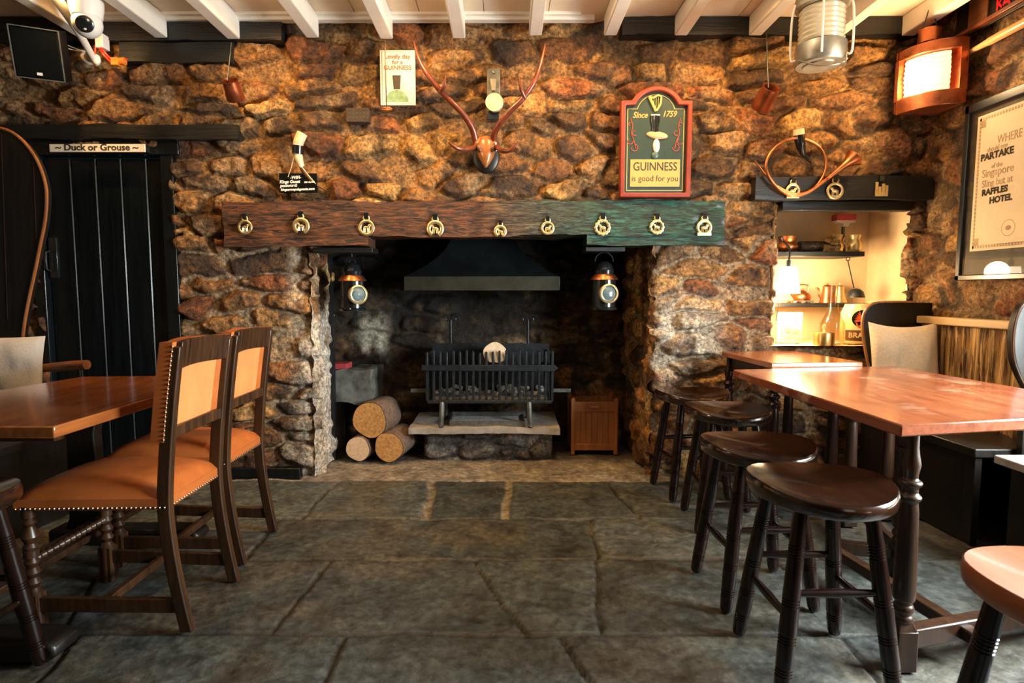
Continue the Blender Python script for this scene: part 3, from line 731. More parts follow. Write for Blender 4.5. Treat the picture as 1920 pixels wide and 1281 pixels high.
# ================================================================== HORSE BRASSES
RX = Matrix.Rotation(PI / 2, 3, 'X')
def horse_brass(px, py, r, kind, label, Y=YW - 0.100, strap=True, group='horse brasses on the mantel beam'):
    c = at(px, py, Y)
    t = thing('horse_brass', label, 'horse brass', c, 0, group)
    b = MB(); 
    if kind == 'shoe':
        b.ring(c, r * 0.98, r * 0.28, M=RX @ Matrix.Rotation(0.0, 3, 'Z'), a0=-PI / 2 + 0.5, a1=3 * PI / 2 - 0.5, fl=0.4)
    elif kind == 'stirrup':
        b.ring(c, r * 0.95, r * 0.2, M=RX, fl=0.4); b.box(c.x - r, c.x + r, c.y - 0.003, c.y + 0.003, c.z - r * 1.15, c.z - r * 0.72)
        b.ring(c + Vector((0, 0, r * 0.5)), r * 0.62, r * 0.18, M=RX, fl=0.4, a0=0, a1=PI)
    elif kind == 'scallop':
        b.ring(c, r * 0.98, r * 0.2, M=RX, fl=0.4, wob=0.06, wn=12, n=60)
    elif kind == 'castle':
        b.box(c.x - r, c.x + r, c.y - 0.003, c.y + 0.003, c.z - r, c.z - r * 0.7)
        for dx, h in ((-0.8, 1.2), (-0.3, 0.5), (0.25, 0.95), (0.78, 0.7)): b.box(c.x + (dx - 0.22) * r, c.x + (dx + 0.22) * r, c.y - 0.003, c.y + 0.003, c.z - r * 0.7, c.z + r * h)
        b.box(c.x - r * 0.8, c.x + r * 0.8, c.y - 0.002, c.y + 0.003, c.z - r * 0.75, c.z - r * 0.35)
    else:
        b.ring(c, r * 0.98, r * 0.2, M=RX, fl=0.4)
    if kind != 'castle': b.ring(c + Vector((0, 0, r * 1.35)), r * 0.38, r * 0.13, M=RX, fl=0.5)
    obj('medallion', b, M_BRASS, t)
    f = MB(); y = c.y; rnd = random.Random(px)
    if kind != 'castle':
        s = r * 0.5; dirn = 1 if px % 2 else -1
        f.ell((c.x, y, c.z - s * 0.05), (s * 0.95, 0.003, s * 0.48)); f.ell((c.x + dirn * s * 0.85, y, c.z + s * 0.62), (s * 0.48, 0.003, s * 0.36))
        f.bar((c.x + dirn * s * 0.5, y, c.z), (c.x + dirn * s * 0.85, y, c.z + s * 0.6), 0.004, s * 0.5, (0, 1, 0.01)) if False else f.ell((c.x + dirn * s * 0.65, y, c.z + s * 0.3), (s * 0.35, 0.003, s * 0.5))
        for q in (-0.75, -0.35, 0.35, 0.75):
            f.tube([(c.x + q * s, y, c.z - s * 0.2), (c.x + q * s * 1.1, y, c.z - s * 1.35)], s * 0.16, 6)
        if kind in ('ring', 'scallop'): f.box(c.x - r * 0.85, c.x + r * 0.85, y - 0.002, y + 0.002, c.z - s * 1.5, c.z - s * 1.25)
        obj('motif', f, M_BRASS, t)
    if strap:
        q = MB(); q.box(c.x - r * 0.34, c.x + r * 0.34, c.y - 0.004, c.y + 0.012, c.z + r * 1.3, c.z + r * 2.15); obj('strap', q, M_BLACK, t, bevel=0.001)
HB = [(459, 426, 11, 'ring', 'round brass with a figure motif, first on the mantel beam from the left end'), (564, 424, 12, 'shoe', 'brass horseshoe with a large loop, second on the mantel beam from the left'),
      (687, 427, 12, 'ring', 'round brass with a wide ring, above the left lantern on the mantel beam'), (816, 429, 12, 'shoe', 'brass horseshoe open below with a horse, on the dark middle of the beam'),
      (938, 434, 9, 'shoe', 'small brass horseshoe hanging over the lower edge at the beam centre'), (1027, 428, 10, 'ring', 'round brass where the beam begins to turn green'),
      (1130, 427, 12, 'scallop', 'scalloped round brass on the brightest green of the beam'), (1232, 426, 11, 'scallop', 'scalloped small brass on dark green, second on the beam from the right end'),
      (1321, 427, 12, 'stirrup', 'stirrup shaped brass at the right end of the mantel beam')]
for px, py, r, k, lab in HB: horse_brass(px, py, r / 305.0, k, lab)
horse_brass(1487, 358, 11 / 305, 'stirrup', 'brass partly behind the coiled horn on the alcove lintel', group='horse brasses on the alcove lintel')
horse_brass(1566, 358, 13 / 305, 'ring', 'round brass with a standing horse on the alcove lintel', group='horse brasses on the alcove lintel')
horse_brass(1653, 356, 11 / 305, 'castle', 'brass shaped like a building at the right of the alcove lintel', group='horse brasses on the alcove lintel')

# ================================================================== THINGS ON THE WALL
def P2(pts, Y): return [at(x, y, Y) for x, y in pts]
# --- paper poster
t = thing('poster', 'small cream paper poster with pink lettering and a green shape, hung left of the antlers', 'poster', at(745, 197, 3.46))
a, c = at(712, 94, 3.452), at(779, 197, 3.452)
b = MB(); b.box(a.x, c.x, 3.452, 3.470, c.z, a.z); obj('poster_sheet', b, M_PAPER2, t, bevel=0.001)
b = MB(); m_ = 0.010
for x0, x1, z0, z1 in ((a.x + m_, c.x - m_, a.z - m_ - 0.001, a.z - m_), (a.x + m_, c.x - m_, c.z + m_, c.z + m_ + 0.001), (a.x + m_, a.x + m_ + 0.001, c.z + m_, a.z - m_), (c.x - m_ - 0.001, c.x - m_, c.z + m_, a.z - m_)):
    b.box(x0, x1, 3.4512, 3.4525, z0, z1)
obj('border', b, M_PINKINK, t)
cx = (a.x + c.x) / 2
for i, (bd, sz) in enumerate((('Lovely day', 0.034), ('for a', 0.032), ('GUINNESS', 0.034))):
    text('lettering', bd, sz, (cx, 3.4515, a.z - 0.036 - i * 0.031), M_PINKINK, t, bold=0.0006)
b = MB(); b.prism([(cx - 0.030, a.z - 0.138), (cx + 0.018, a.z - 0.138), (cx + 0.013, a.z - 0.215), (cx - 0.024, a.z - 0.215)], 3.4505, 3.4525); obj('printed_tumbler', b, M_INK, t)
b = MB(); b.prism([(cx - 0.006 + 0.066 * math.cos(q * PI / 14), a.z - 0.285 + 0.066 * math.sin(q * PI / 14)) for q in range(15)], 3.4508, 3.4525); obj('printed_mound', b, M_GREENINK, t)

# --- antlers
t = thing('antler_trophy', 'red-brown deer antlers with a small skull on a dark oval plaque over the mantel', 'antlers', at(910, 300, 3.47))
pc = at(911, 292, 3.44)
b = MB(); b.ell((pc.x, 3.465, pc.z), (0.078, 0.022, 0.098), 28, 10); obj('plaque', b, M_DARKWOOD, t)
b = MB(); sk = at(911, 283, 3.40)
b.ell((sk.x, 3.425, sk.z + 0.045), (0.058, 0.050, 0.045), 20, 12)
b.tube([(sk.x, 3.42, sk.z + 0.055), (sk.x, 3.405, sk.z + 0.02), (sk.x, 3.39, sk.z - 0.03), (sk.x, 3.375, sk.z - 0.075), (sk.x, 3.372, sk.z - 0.098)], [0.050, 0.062, 0.046, 0.022, 0.006], 14)
for q in (-1, 1): b.tube([(sk.x + q * 0.030, 3.40, sk.z + 0.07), (sk.x + q * 0.052, 3.375, sk.z + 0.035), (sk.x + q * 0.058, 3.385, sk.z - 0.005)], [0.012, 0.012, 0.008], 8)
o = obj('skull', b, M_SKULL, t)
for q in (-1, 1): 
    e = MB(); e.ell((sk.x + q * 0.036, 3.365, sk.z + 0.004), (0.013, 0.014, 0.024), 12, 8, Matrix.Rotation(q * 0.35, 3, 'Y')); obj('eye_socket', e, M_BROWNGLAZE, o, world=False)
def spline(pts, n=6):
    pts = [Vector(p) for p in pts]; out = []
    for i in range(len(pts) - 1):
        p0, p1, p2, p3 = pts[max(i - 1, 0)], pts[i], pts[i + 1], pts[min(i + 2, len(pts) - 1)]
        for k in range(n):
            u = k / n; out.append(0.5 * ((2 * p1) + (p2 - p0) * u + (2 * p0 - 5 * p1 + 4 * p2 - p3) * u * u + (3 * p1 - p0 - 3 * p2 + p3) * u ** 3))
    return out + [pts[-1]]
def lerpl(vals, n): return [float(v) for v in np.interp(np.linspace(0, 1, n), np.linspace(0, 1, len(vals)), vals)]
def antler(main, brow, mid):
    b = MB(); m = spline([at(*p) for p in main]); b.tube(m, lerpl([0.020, 0.019, 0.017, 0.016, 0.015, 0.014, 0.011, 0.003], len(m)), 12)
    m = spline([at(*p) for p in brow]); b.tube(m, lerpl([0.016, 0.013, 0.011, 0.003], len(m)), 10)
    m = spline([at(*p) for p in mid]); b.tube(m, lerpl([0.015, 0.009, 0.002], len(m)), 10)
    p = at(*main[0]); b.ell(p, (0.028, 0.028, 0.022), 14, 8)
    return b
obj('antler', antler([(894, 276, 3.41), (886, 242, 3.37), (868, 214, 3.33), (848, 193, 3.30), (824, 168, 3.28), (800, 138, 3.27), (785, 110, 3.28), (776, 78, 3.30)],
                     [(893, 276, 3.39), (872, 280, 3.31), (855, 277, 3.27), (842, 267, 3.25)], [(826, 172, 3.28), (833, 160, 3.25), (836, 142, 3.24)]), M_ANTLER, t)
obj('antler', antler([(928, 275, 3.41), (926, 254, 3.37), (936, 233, 3.33), (957, 208, 3.30), (981, 184, 3.28), (1002, 152, 3.27), (1014, 118, 3.28), (1022, 84, 3.30)],
                     [(929, 274, 3.39), (942, 283, 3.31), (958, 281, 3.27), (971, 264, 3.25)], [(984, 184, 3.28), (976, 165, 3.25), (973, 142, 3.24)]), M_ANTLER, t)

# --- old iron bracket with a round brass dial
t = thing('wall_dial', 'old grey metal plate with a round pale brass dial between the antlers', 'dial', at(925, 222, 3.47))
a, c = at(913, 128, 3.46), at(938, 210, 3.46)
b = MB(); b.box(a.x, c.x, 3.455, 3.50, c.z, a.z); obj('back_plate', b, M_GREYIRON, t, bevel=0.004)
p = at(927, 194, 3.43); b = MB(); b.lathe([(0.0001, -0.014), (0.040, -0.012), (0.050, -0.002), (0.050, 0.024), (0.0001, 0.026)], p, 28, RX); obj('dial', b, plain('pale_brass_dial', (0.66, 0.56, 0.42), 0.4, 0.4), t)
p = at(925, 160, 3.44); b = MB(); b.prism([(p.x - 0.018, p.z + 0.036), (p.x + 0.018, p.z + 0.036), (p.x + 0.010, p.z - 0.03), (p.x - 0.010, p.z - 0.03)], 3.435, 3.456); b.ell((p.x, 3.45, p.z + 0.075), (0.008, 0.008, 0.008), 10, 6); obj('bracket', b, M_GALV, t, bevel=0.002)
a, c = at(913, 211, 3.46), at(936, 223, 3.46); b = MB(); b.box(a.x, c.x, 3.445, 3.50, c.z - 0.01, a.z); obj('foot_block', b, M_BLACK, t, bevel=0.003)

# --- arched pub sign
def rim(mb, outer, inner, y0, y1):
    n = len(outer); vs = [(p[0], y, p[1]) for y in (y0, y1) for q in (outer, inner) for p in q]
    fs = []
    for i in range(n):
        k = (i + 1) % n
        fs += [(i, k, n + k, n + i), (2 * n + i, 3 * n + i, 3 * n + k, 2 * n + k), (i, 2 * n + i, 2 * n + k, k), (n + i, n + k, 3 * n + k, 3 * n + i)]
    return mb.add(vs, fs)
def sign_outline(x0, x1, z0, z1, zs, sh, ins):
    """rectangle with shoulders at zs and an arch between them; ins: inset"""
    x0 += ins; x1 -= ins; z0 += ins; zs -= ins
    cx = (x0 + x1) / 2; hw = (x1 - x0) / 2 - sh; top = z1 - ins - zs
    R = (hw * hw + top * top) / (2 * top); cz = z1 - ins - R; a = math.asin(min(1, hw / R))
    pts = [(x0, z0), (x1, z0), (x1, zs), (cx + hw, zs)]
    pts += [(cx + R * math.sin(q), cz + R * math.cos(q)) for q in np.linspace(a, -a, 20)[1:-1]]
    return pts + [(cx - hw, zs), (x0, zs)]
t = thing('pub_sign', 'arched dark green pub sign with brick red frame standing on the mantel beam', 'sign', at(1229, 371, 3.46))
ys = 3.44
s0, s1 = at(1161, 371, ys), at(1298, 163, ys); zsh = at(1161, 190, ys).z
b = MB(); b.prism(sign_outline(s0.x, s1.x, s0.z, s1.z, zsh, 0.06, 0.012), ys + 0.004, ys + 0.03); obj('board', b, M_SIGNGREEN, t)
b = MB(); rim(b, sign_outline(s0.x, s1.x, s0.z, s1.z, zsh, 0.060, 0.0), sign_outline(s0.x, s1.x, s0.z, s1.z, zsh, 0.056, 0.026), ys - 0.022, ys + 0.035); obj('frame', b, M_SIGNRED, t, bevel=0.006)
b = MB(); rim(b, sign_outline(s0.x, s1.x, s0.z, s1.z, zsh, 0.054, 0.040), sign_outline(s0.x, s1.x, s0.z, s1.z, zsh, 0.054, 0.0435), ys + 0.002, ys + 0.005); obj('gold_line', b, M_SIGNGOLD, t)
scx = (s0.x + s1.x) / 2
a, c = at(1182, 299, ys), at(1274, 350, ys); b = MB(); b.box(a.x, c.x, ys + 0.000, ys + 0.005, c.z, a.z); obj('name_panel', b, M_SIGNYEL, t)
text('lettering', 'GUINNESS', 0.068, ((a.x + c.x) / 2, ys - 0.0005, a.z - 0.042), M_SIGNGREEN, t, xs=0.80, bold=0.0006)
text('lettering', 'is good for you', 0.047, ((a.x + c.x) / 2, ys - 0.0005, c.z + 0.045), M_SIGNGREEN, t, xs=0.93)
p = at(1200, 216, ys); text('lettering', 'Since', 0.046, (p.x, ys + 0.002, p.z), M_SIGNYEL, t, shear=0.35, xs=0.88, bold=0.001)
p = at(1255, 214, ys); text('lettering', '1759', 0.046, (p.x, ys + 0.002, p.z), M_SIGNYEL, t, shear=0.30, xs=0.88, bold=0.001)
p = at(1228, 192, ys)   # harp emblem
b = MB(); b.tube(spline([(p.x - 0.036, ys - 0.004, p.z + 0.03), (p.x - 0.01, ys - 0.004, p.z + 0.025), (p.x + 0.015, ys - 0.004, p.z + 0.038), (p.x + 0.036, ys - 0.004, p.z + 0.03)]), 0.006, 8)
b.tube(spline([(p.x + 0.034, ys - 0.004, p.z + 0.03), (p.x + 0.030, ys - 0.004, p.z - 0.01), (p.x + 0.008, ys - 0.004, p.z - 0.048)]), 0.006, 8); b.tube([(p.x - 0.034, ys - 0.004, p.z + 0.03), (p.x + 0.006, ys - 0.004, p.z - 0.05)], 0.008, 8)
for q in (-0.018, -0.006, 0.006, 0.018): b.rod((p.x + q, ys - 0.002, p.z + 0.03), (p.x + q, ys - 0.002, p.z - 0.022 - q * 0.9), 0.0016, n=6)
obj('harp', b, M_SIGNGOLD, t)
p = at(1228, 240, ys)   # painted pint
b = MB(); b.lathe([(0.0001, -0.052), (0.022, -0.052), (0.020, -0.02), (0.028, 0.015), (0.026, 0.046), (0.0001, 0.046)], (p.x, ys + 0.002, p.z + 0.024), 20, Matrix.Diagonal((1, 0.45, 1))); obj('painted_pint', b, M_BLACK, t)
b = MB(); b.box(p.x - 0.026, p.x + 0.026, ys - 0.010, ys, p.z + 0.066, p.z + 0.074); obj('painted_foam', b, M_PAPER, t, bevel=0.003)
# plain carved lozenges in the place of the carved figure
p = at(1230, 272, ys); b = MB(); b.ell((p.x + 0.006, ys + 0.002, p.z + 0.055), (0.062, 0.014, 0.021), 20, 10, Matrix.Rotation(0.12, 3, 'Y')); obj('carved_lozenge', b, plain('peach_paint', (0.80, 0.42, 0.20), 0.4), t)
b = MB(); b.ell((p.x + 0.002, ys + 0.002, p.z - 0.005), (0.020, 0.013, 0.040), 18, 10); obj('carved_lozenge', b, plain('bone_white_paint', (0.75, 0.68, 0.60), 0.4), t)
b = MB(); b.ell((p.x - 0.004, ys + 0.002, p.z - 0.058), (0.022, 0.012, 0.022), 18, 10); obj('carved_lozenge', b, plain('slate_green_paint', (0.05, 0.10, 0.09), 0.4), t)
for sgn, pxx in ((1, 1186), (-1, 1272)):
    p = at(pxx, 250, ys); b = MB(); y = ys + 0.002
    b.tube(spline([(p.x - 0.012 * sgn, y, p.z + 0.085), (p.x, y, p.z + 0.04), (p.x - 0.006 * sgn, y, p.z), (p.x + 0.008 * sgn, y, p.z - 0.04), (p.x + 0.02 * sgn, y, p.z - 0.085)]), 0.003, 6)
    for k, q in enumerate((0.05, 0.0, -0.045, -0.08)): b.ring((p.x + (0.012 if k % 2 else -0.012) * sgn, y, p.z + q), 0.010 + 0.003 * k, 0.0026, 16, 6, RX, a0=k, a1=k + 4.6, fl=0.6)
    obj('painted_scroll', b, M_SIGNSCROLL, t)

# --- drinking horn, black chalk card, air brick
t = thing('drinking_horn', 'pale curved drinking horn with a dark band, hung above the small chalk card', 'horn', at(567, 330, 3.46))
m = spline([at(567, 250, 3.43), at(560, 266, 3.43), at(558, 282, 3.44), at(560, 297, 3.44), at(566, 314, 3.45)]); b = MB(); b.tube(m, lerpl([0.030, 0.029, 0.027, 0.024, 0.016], len(m)), 18); obj('horn_body', b, M_BONE, t)
m = spline([at(566, 313, 3.45), at(576, 330, 3.455), at(592, 346, 3.46), at(612, 357, 3.465)]); b = MB(); b.tube(m, lerpl([0.0165, 0.012, 0.008, 0.003], len(m)), 14); obj('horn_tip', b, M_BROWNGLAZE, t)
b = MB(); b.tube([at(558.6, 273, 3.435), at(558, 289, 3.44)], 0.0315, 20); obj('band', b, M_BLACK, t)
b = MB(); b.tube([at(552, 292, 3.43), at(546, 315, 3.44), at(540, 332, 3.45)], 0.0022, 6); b.tube([at(563, 310, 3.42), at(578, 328, 3.43), at(592, 345, 3.44)], 0.0022, 6); obj('cord', b, M_BONE, t)
t = thing('chalk_card', 'small black card with white handwriting leaning above the left of the mantel beam', 'card', at(558, 360, 3.455))
a, c = at(523, 325, 3.450), at(594, 361, 3.450); b = MB(); b.box(a.x, c.x, 3.450, 3.465, c.z, a.z); obj('card', b, M_BLACKP, t, bevel=0.001)
for bd, px, py, sz in (('-WIFI-', 554, 333, 0.024), ('Kings Guest', 543, 341, 0.024), ('password:', 541, 348, 0.024), ('kingsarmspubguests.com', 558, 355, 0.0195), ('no code', 580, 341, 0.018)):
    p = at(px, py, 3.4495); text('handwriting', bd, sz, p, M_CHALK, t, shear=0.2, bold=0.0008, tilt=0.03)
t = thing('air_brick', 'dark perforated air brick set in the stone left of the antlers', 'vent', at(670, 230, 3.47))
a, c = at(648, 202, 3.465), at(692, 229, 3.465); b = MB(); b.box(a.x, c.x, 3.465, 3.53, c.z, a.z); obj('block', b, plain('burnt_brick', (0.035, 0.022, 0.016), 0.8, 0, 0.4, 30, 0.4), t, bevel=0.004)
b = MB()
for i in range(6):
    for j in range(3): x = a.x + 0.018 + i * 0.020; z = c.z + 0.018 + j * 0.024; b.box(x, x + 0.011, 3.4635, 3.4655, z, z + 0.012)
obj('hole_grille', b, M_INK, t)

# --- copper cups hanging on rods
def cup(label, px, y0, py, rpx, Y, tip, roll, rodx):
    s = 1100 / Y
    c = at(px, py, Y); t = thing('hanging_cup', label, 'cup', c, 0, 'copper cups hanging from the joists')
    R = Matrix.Rotation(roll, 3, 'Y') @ Matrix.Rotation(tip, 3, 'X'); r = rpx / s
    b = MB(); b.lathe([(0.0001, -1.1 * r), (r * 1.02, -1.1 * r), (r * 1.05, -1.0 * r), (r * 0.86, 1.1 * r), (r * 0.93, 1.14 * r), (r * 0.80, 1.14 * r), (r * 0.78, 1.0 * r), (r * 0.9, -0.9 * r), (0.0001, -0.95 * r)], c, 24, R); obj('cup_body', b, M_DKCOPPER, t)
    b = MB(); p = at(rodx, y0, Y); b.tube([p, c + R @ Vector((0, 0, 1.1 * r)) + Vector((-r * .3, 0, 0)), c + R @ Vector((-r * 0.2, 0, 0))], 0.0035, 8); obj('rod', b, M_IRON, t)
cup('small copper cup hanging on a rod at left above the door end', 437, 80, 169, 15.5, 3.38, 0.72, 0.0, 434)
cup('small copper cup hanging tilted on a rod, right of the arched green sign', 1436, 62, 184, 18, 3.36, 0.80, 0.22, 1437)
t = thing('copper_dish', 'small copper lid on a thin cord hanging in front of the cream poster', 'lid', at(725, 205, 3.38), 0, 'copper cups hanging from the joists')
p = at(725, 204, 3.38); b = MB(); b.lathe([(0.0001, -0.012), (0.028, -0.008), (0.032, 0.0), (0.024, 0.006), (0.0001, 0.008)], p, 20, Matrix.Rotation(0.5, 3, 'X')); obj('lid_plate', b, M_COPPER, t)
b = MB(); b.tube([at(722, 76, 3.38), at(723, 140, 3.38), p], 0.003, 8); obj('cord', b, M_LEGWOOD, t)

# --- coiled hunting horn and small dark horn
t = thing('hunting_horn', 'coiled copper hunting horn hung over the alcove lintel', 'horn', at(1490, 366, 3.44))
pts = [(1415, 301), (1432, 324), (1450, 344), (1475, 359), (1500, 364), (1527, 352), (1545, 326), (1548, 300), (1536, 276), (1512, 262), (1486, 260), (1460, 271), (1442, 291), (1436, 313), (1444, 336), (1463, 356), (1488, 367), (1515, 361), (1540, 344), (1560, 328), (1580, 313), (1598, 299)]
m = spline([at(x, y, 3.425 - 0.012 * math.sin(i * 0.6) - 0.0012 * i) for i, (x, y) in enumerate(pts)], 5)
r = lerpl([0.004, 0.005, 0.006, 0.0065, 0.007, 0.007, 0.007, 0.0075, 0.0075, 0.008, 0.008, 0.008, 0.008, 0.0085, 0.0085, 0.009, 0.009, 0.0095, 0.010, 0.0105, 0.011, 0.0115], len(m))
b = MB(); b.tube(m, r, 14); obj('horn_tube', b, M_COPPER, t)
b = MB(); b.turned(at(1552, 335, 3.398), at(1601, 296, 3.392), [(0, 0.010), (0.3, 0.013), (0.55, 0.018), (0.75, 0.025), (0.9, 0.038), (1.0, 0.054)], 24); obj('bell', b, M_COPPER, t)
t = thing('cow_horn', 'small black horn with a pale rim hung inside the coiled copper horn', 'horn', at(1505, 305, 3.46))
m = spline([at(1498, 252, 3.43), at(1501, 270, 3.43), at(1506, 288, 3.44), at(1521, 306, 3.46)]); b = MB(); b.tube(m, lerpl([0.030, 0.027, 0.017, 0.003], len(m)), 16); obj('horn_body', b, M_BLACK, t)
b = MB(); b.tube([at(1497.5, 242, 3.425), at(1498, 253, 3.43)], [0.029, 0.0315], 18); obj('rim', b, M_BONE, t)

# ================================================================== LANTERNS
# --- zinc ship lantern
c0 = at(1540, 60, 2.75)
t = thing('ship_lantern', 'unlit silver ship lantern with ribbed glass and wire guards hanging from a joist', 'lantern', c0 - Vector((0, 0, 0.14)))
b = MB(); b.lathe([(0.0001, -0.150), (0.070, -0.152), (0.074, -0.146), (0.100, -0.146), (0.106, -0.138), (0.106, -0.060), (0.098, -0.055), (0.0001, -0.055)], c0, 32); obj('base', b, M_GALV, t)
pr = []
for i in range(15): z = -0.05 + i * 0.0105; pr.append((0.090 + (0.006 if i % 2 else 0.0), z))
b = MB(); b.lathe(pr, c0, 32); obj('ribbed_glass', b, plain('cloudy_ribbed_glass', (0.62, 0.55, 0.40), 0.12, 0.1, 0.15, 10, 0, 0.8, 0.8), t)
b = MB(); b.lathe([(0.0001, 0.30), (0.04, 0.295), (0.06, 0.26), (0.062, 0.20), (0.10, 0.165), (0.112, 0.145), (0.112, 0.105), (0.098, 0.10), (0.0001, 0.10)], c0, 32); obj('cap', b, M_GALV, t)
for i in range(5):
    a = i * 2 * PI / 5 + 0.5; d = Vector((math.cos(a), math.sin(a), 0))
    b = MB(); b.tube(spline([c0 + d * 0.108 + Vector((0, 0, -0.12)), c0 + d * 0.128 + Vector((0, 0, -0.11)), c0 + d * 0.128 + Vector((0, 0, 0.05)), c0 + d * 0.115 + Vector((0, 0, 0.12))], 4), 0.005, 8); obj('guard_wire', b, M_CREAM, t)
b = MB(); b.tube(spline([c0 + Vector((0.07, -0.08, -0.12)), c0 + Vector((0.06, -0.1, -0.17)), c0 + Vector((0.045, -0.09, -0.20))]), 0.003, 6)
b.tube(spline([c0 + Vector((-0.11, -0.02, -0.13)), c0 + Vector((-0.05, -0.08, -0.175)), c0 + Vector((0.03, -0.10, -0.175)), c0 + Vector((0.1, -0.04, -0.13))]), 0.0035, 6); obj('bail', b, M_GALV, t)
b = MB(); b.tube([c0 + Vector((0, 0, 0.29)), Vector((c0.x, c0.y, 2.60))], 0.004, 8); obj('hook', b, M_IRON, t)
# --- lit copper corner lantern
LC = Vector((2.36, 3.33, at(1715, 192, 3.15).z))     # inner corner, level of the floor of the lantern
t = thing('copper_lantern', 'glowing copper corner ship lantern hanging in the right corner', 'lantern', LC)
def quarter(mb, r, z0, z1, n=18):
    pts = [(LC.x + 0.012, LC.y + 0.02)] + [(LC.x - r * math.cos(q), LC.y - r * math.sin(q)) for q in np.linspace(-0.05, PI / 2 + 0.05, n)]
    return mb.prism(pts, LC.z + z0, LC.z + z1, 'xy')
b = MB(); quarter(b, 0.205, -0.012, 0.066); obj('base_tray', b, M_DKCOPPER, t, bevel=0.003)
b = MB(); quarter(b, 0.200, 0.272, 0.325); quarter(b, 0.16, 0.325, 0.338); obj('top_tray', b, M_DKCOPPER, t, bevel=0.003)
pr = []
for i in range(17): z = 0.068 + i * 0.0126; pr.append((0.178 + (0.007 if i % 2 else 0.0) - abs(i - 8) * 0.0008, z))
b = MB(); b.lathe(pr, LC, 24, a0=PI + 0.06, a1=1.5 * PI - 0.26); obj('fresnel_glass', b, M_LENSGLOW, t)
b = MB(); b.box(LC.x - 0.016, LC.x + 0.026, LC.y - 0.200, LC.y - 0.165, LC.z + 0.06, LC.z + 0.28); obj('corner_post', b, M_DKCOPPER, t, bevel=0.002)
b = MB(); b.box(LC.x - 0.205, LC.x - 0.175, LC.y + 0.0, LC.y + 0.03, LC.z + 0.06, LC.z + 0.28); obj('corner_post', b, M_DKCOPPER, t, bevel=0.002)
b = MB(); b.box(LC.x + 0.012, LC.x + 0.026, LC.y - 0.195, LC.y + 0.03, LC.z, LC.z + 0.325).box(LC.x - 0.2, LC.x + 0.02, LC.y + 0.018, LC.y + 0.03, LC.z, LC.z + 0.325); obj('back_plate', b, M_DKCOPPER, t)
lamp('copper_lantern_bulb', 'POINT', LC + Vector((-0.225, -0.10, 0.15)), 16.0, (1.0, 0.66, 0.32), shadow_soft_size=0.05)
CH = LC + Vector((-0.105, -0.085, 0)); b = MB(); b.lathe([(0.0001, 0.335), (0.055, 0.335), (0.052, 0.40), (0.057, 0.402), (0.0001, 0.41)], CH, 24); obj('chimney', b, M_DKCOPPER, t)
b = MB()
for dx in (-0.04, 0.04): b.tube([CH + Vector((dx, 0, 0.40)), Vector((CH.x, CH.y, 2.66))], 0.003, 6)
obj('chain', b, M_IRON, t)
# --- two railway lamps under the beam
def railway_lamp(label, px, py, turn, grp='black lamps hanging under the mantel beam'):
    c = at(px, py, 3.575); c.z -= 0.0; t = thing('hanging_lamp', label, 'lamp', c, 0, grp)
    b = MB(); b.lathe([(0.0001, -0.125), (0.078, -0.125), (0.080, -0.115), (0.070, -0.108), (0.070, 0.06), (0.0001, 0.06)], c, 28); obj('body', b, M_BLACK, t)
    b = MB(); b.lathe([(0.070, 0.052), (0.086, 0.055), (0.080, 0.066), (0.062, 0.088), (0.0001, 0.088)], c, 28); obj('collar', b, M_DKCOPPER if turn > 0 else M_BRASS, t)
    b = MB(); b.lathe([(0.055, 0.085), (0.058, 0.10), (0.060, 0.112), (0.056, 0.118), (0.048, 0.145), (0.025, 0.165), (0.0001, 0.168)], c, 24); obj('dome', b, M_BLACK, t)
    d = Vector((math.sin(turn), -math.cos(turn), 0)); R = d.to_track_quat('Z', 'Y').to_matrix(); q = c + d * 0.065 + Vector((0, 0, -0.028))
    b = MB(); b.lathe([(0.046, 0.0), (0.056, 0.0), (0.058, 0.03), (0.050, 0.034), (0.047, 0.02)], q, 28, R); o = obj('lens_rim', b, M_BRASS, t)
    b = MB(); b.lathe([(0.0001, 0.036), (0.02, 0.034), (0.036, 0.028), (0.048, 0.018)], q, 24, R); obj('lens', b, M_LENS, o)
    b = MB(); b.ring(c + Vector((0, 0, 0.165)), 0.055, 0.0035, 24, 6, RX, a0=0, a1=PI) if turn < 0.5 else b.ring(c + Vector((0, 0, 0.165)), 0.02, 0.004, 16, 6, RX)
    b.tube([c + Vector((0, 0, 0.20 if turn > 0.5 else 0.215)), (c.x, c.y, 1.352)], 0.003, 6); obj('bail', b, M_IRON, t)
railway_lamp('black and brass lamp hanging under the brown end of the beam', 661, 544, 0.62)
railway_lamp('black and brass lamp hanging under the green end of the beam', 1132, 542, 0.18)

# ================================================================== CORNER CLUTTER UP LEFT
t = thing('loudspeaker', 'black box loudspeaker tilted high in the left corner', 'speaker', at(70, 150, 3.1))
sc_ = at(70, 101, 3.05); R = Matrix.Rotation(0.42, 3, 'Z') @ Matrix.Rotation(0.0, 3, 'Y') @ Matrix.Rotation(0.34, 3, 'X') @ Matrix.Scale(0.92, 3); M4 = Matrix.Translation(sc_) @ R.to_4x4()
b = MB(); b.box(-0.112, 0.112, 0.0, 0.17, -0.130, 0.130, M4); obj('cabinet', b, M_BLACKP, t, bevel=0.004)
b = MB(); b.box(-0.105, 0.105, -0.010, 0.004, -0.122, 0.122, M4); obj('grille', b, M_BLACKP, t, bevel=0.004)
b = MB()
for q in ((-0.112, -0.107, -0.13, 0.13), (0.107, 0.112, -0.13, 0.13), (-0.112, 0.112, -0.13, -0.125), (-0.112, 0.112, 0.125, 0.13)): b.box(q[0], q[1], -0.012, 0.0, q[2], q[3], M4)
obj('edge_trim', b, plain('satin_grey_trim', (0.16, 0.17, 0.16), 0.35, 0.4), t)
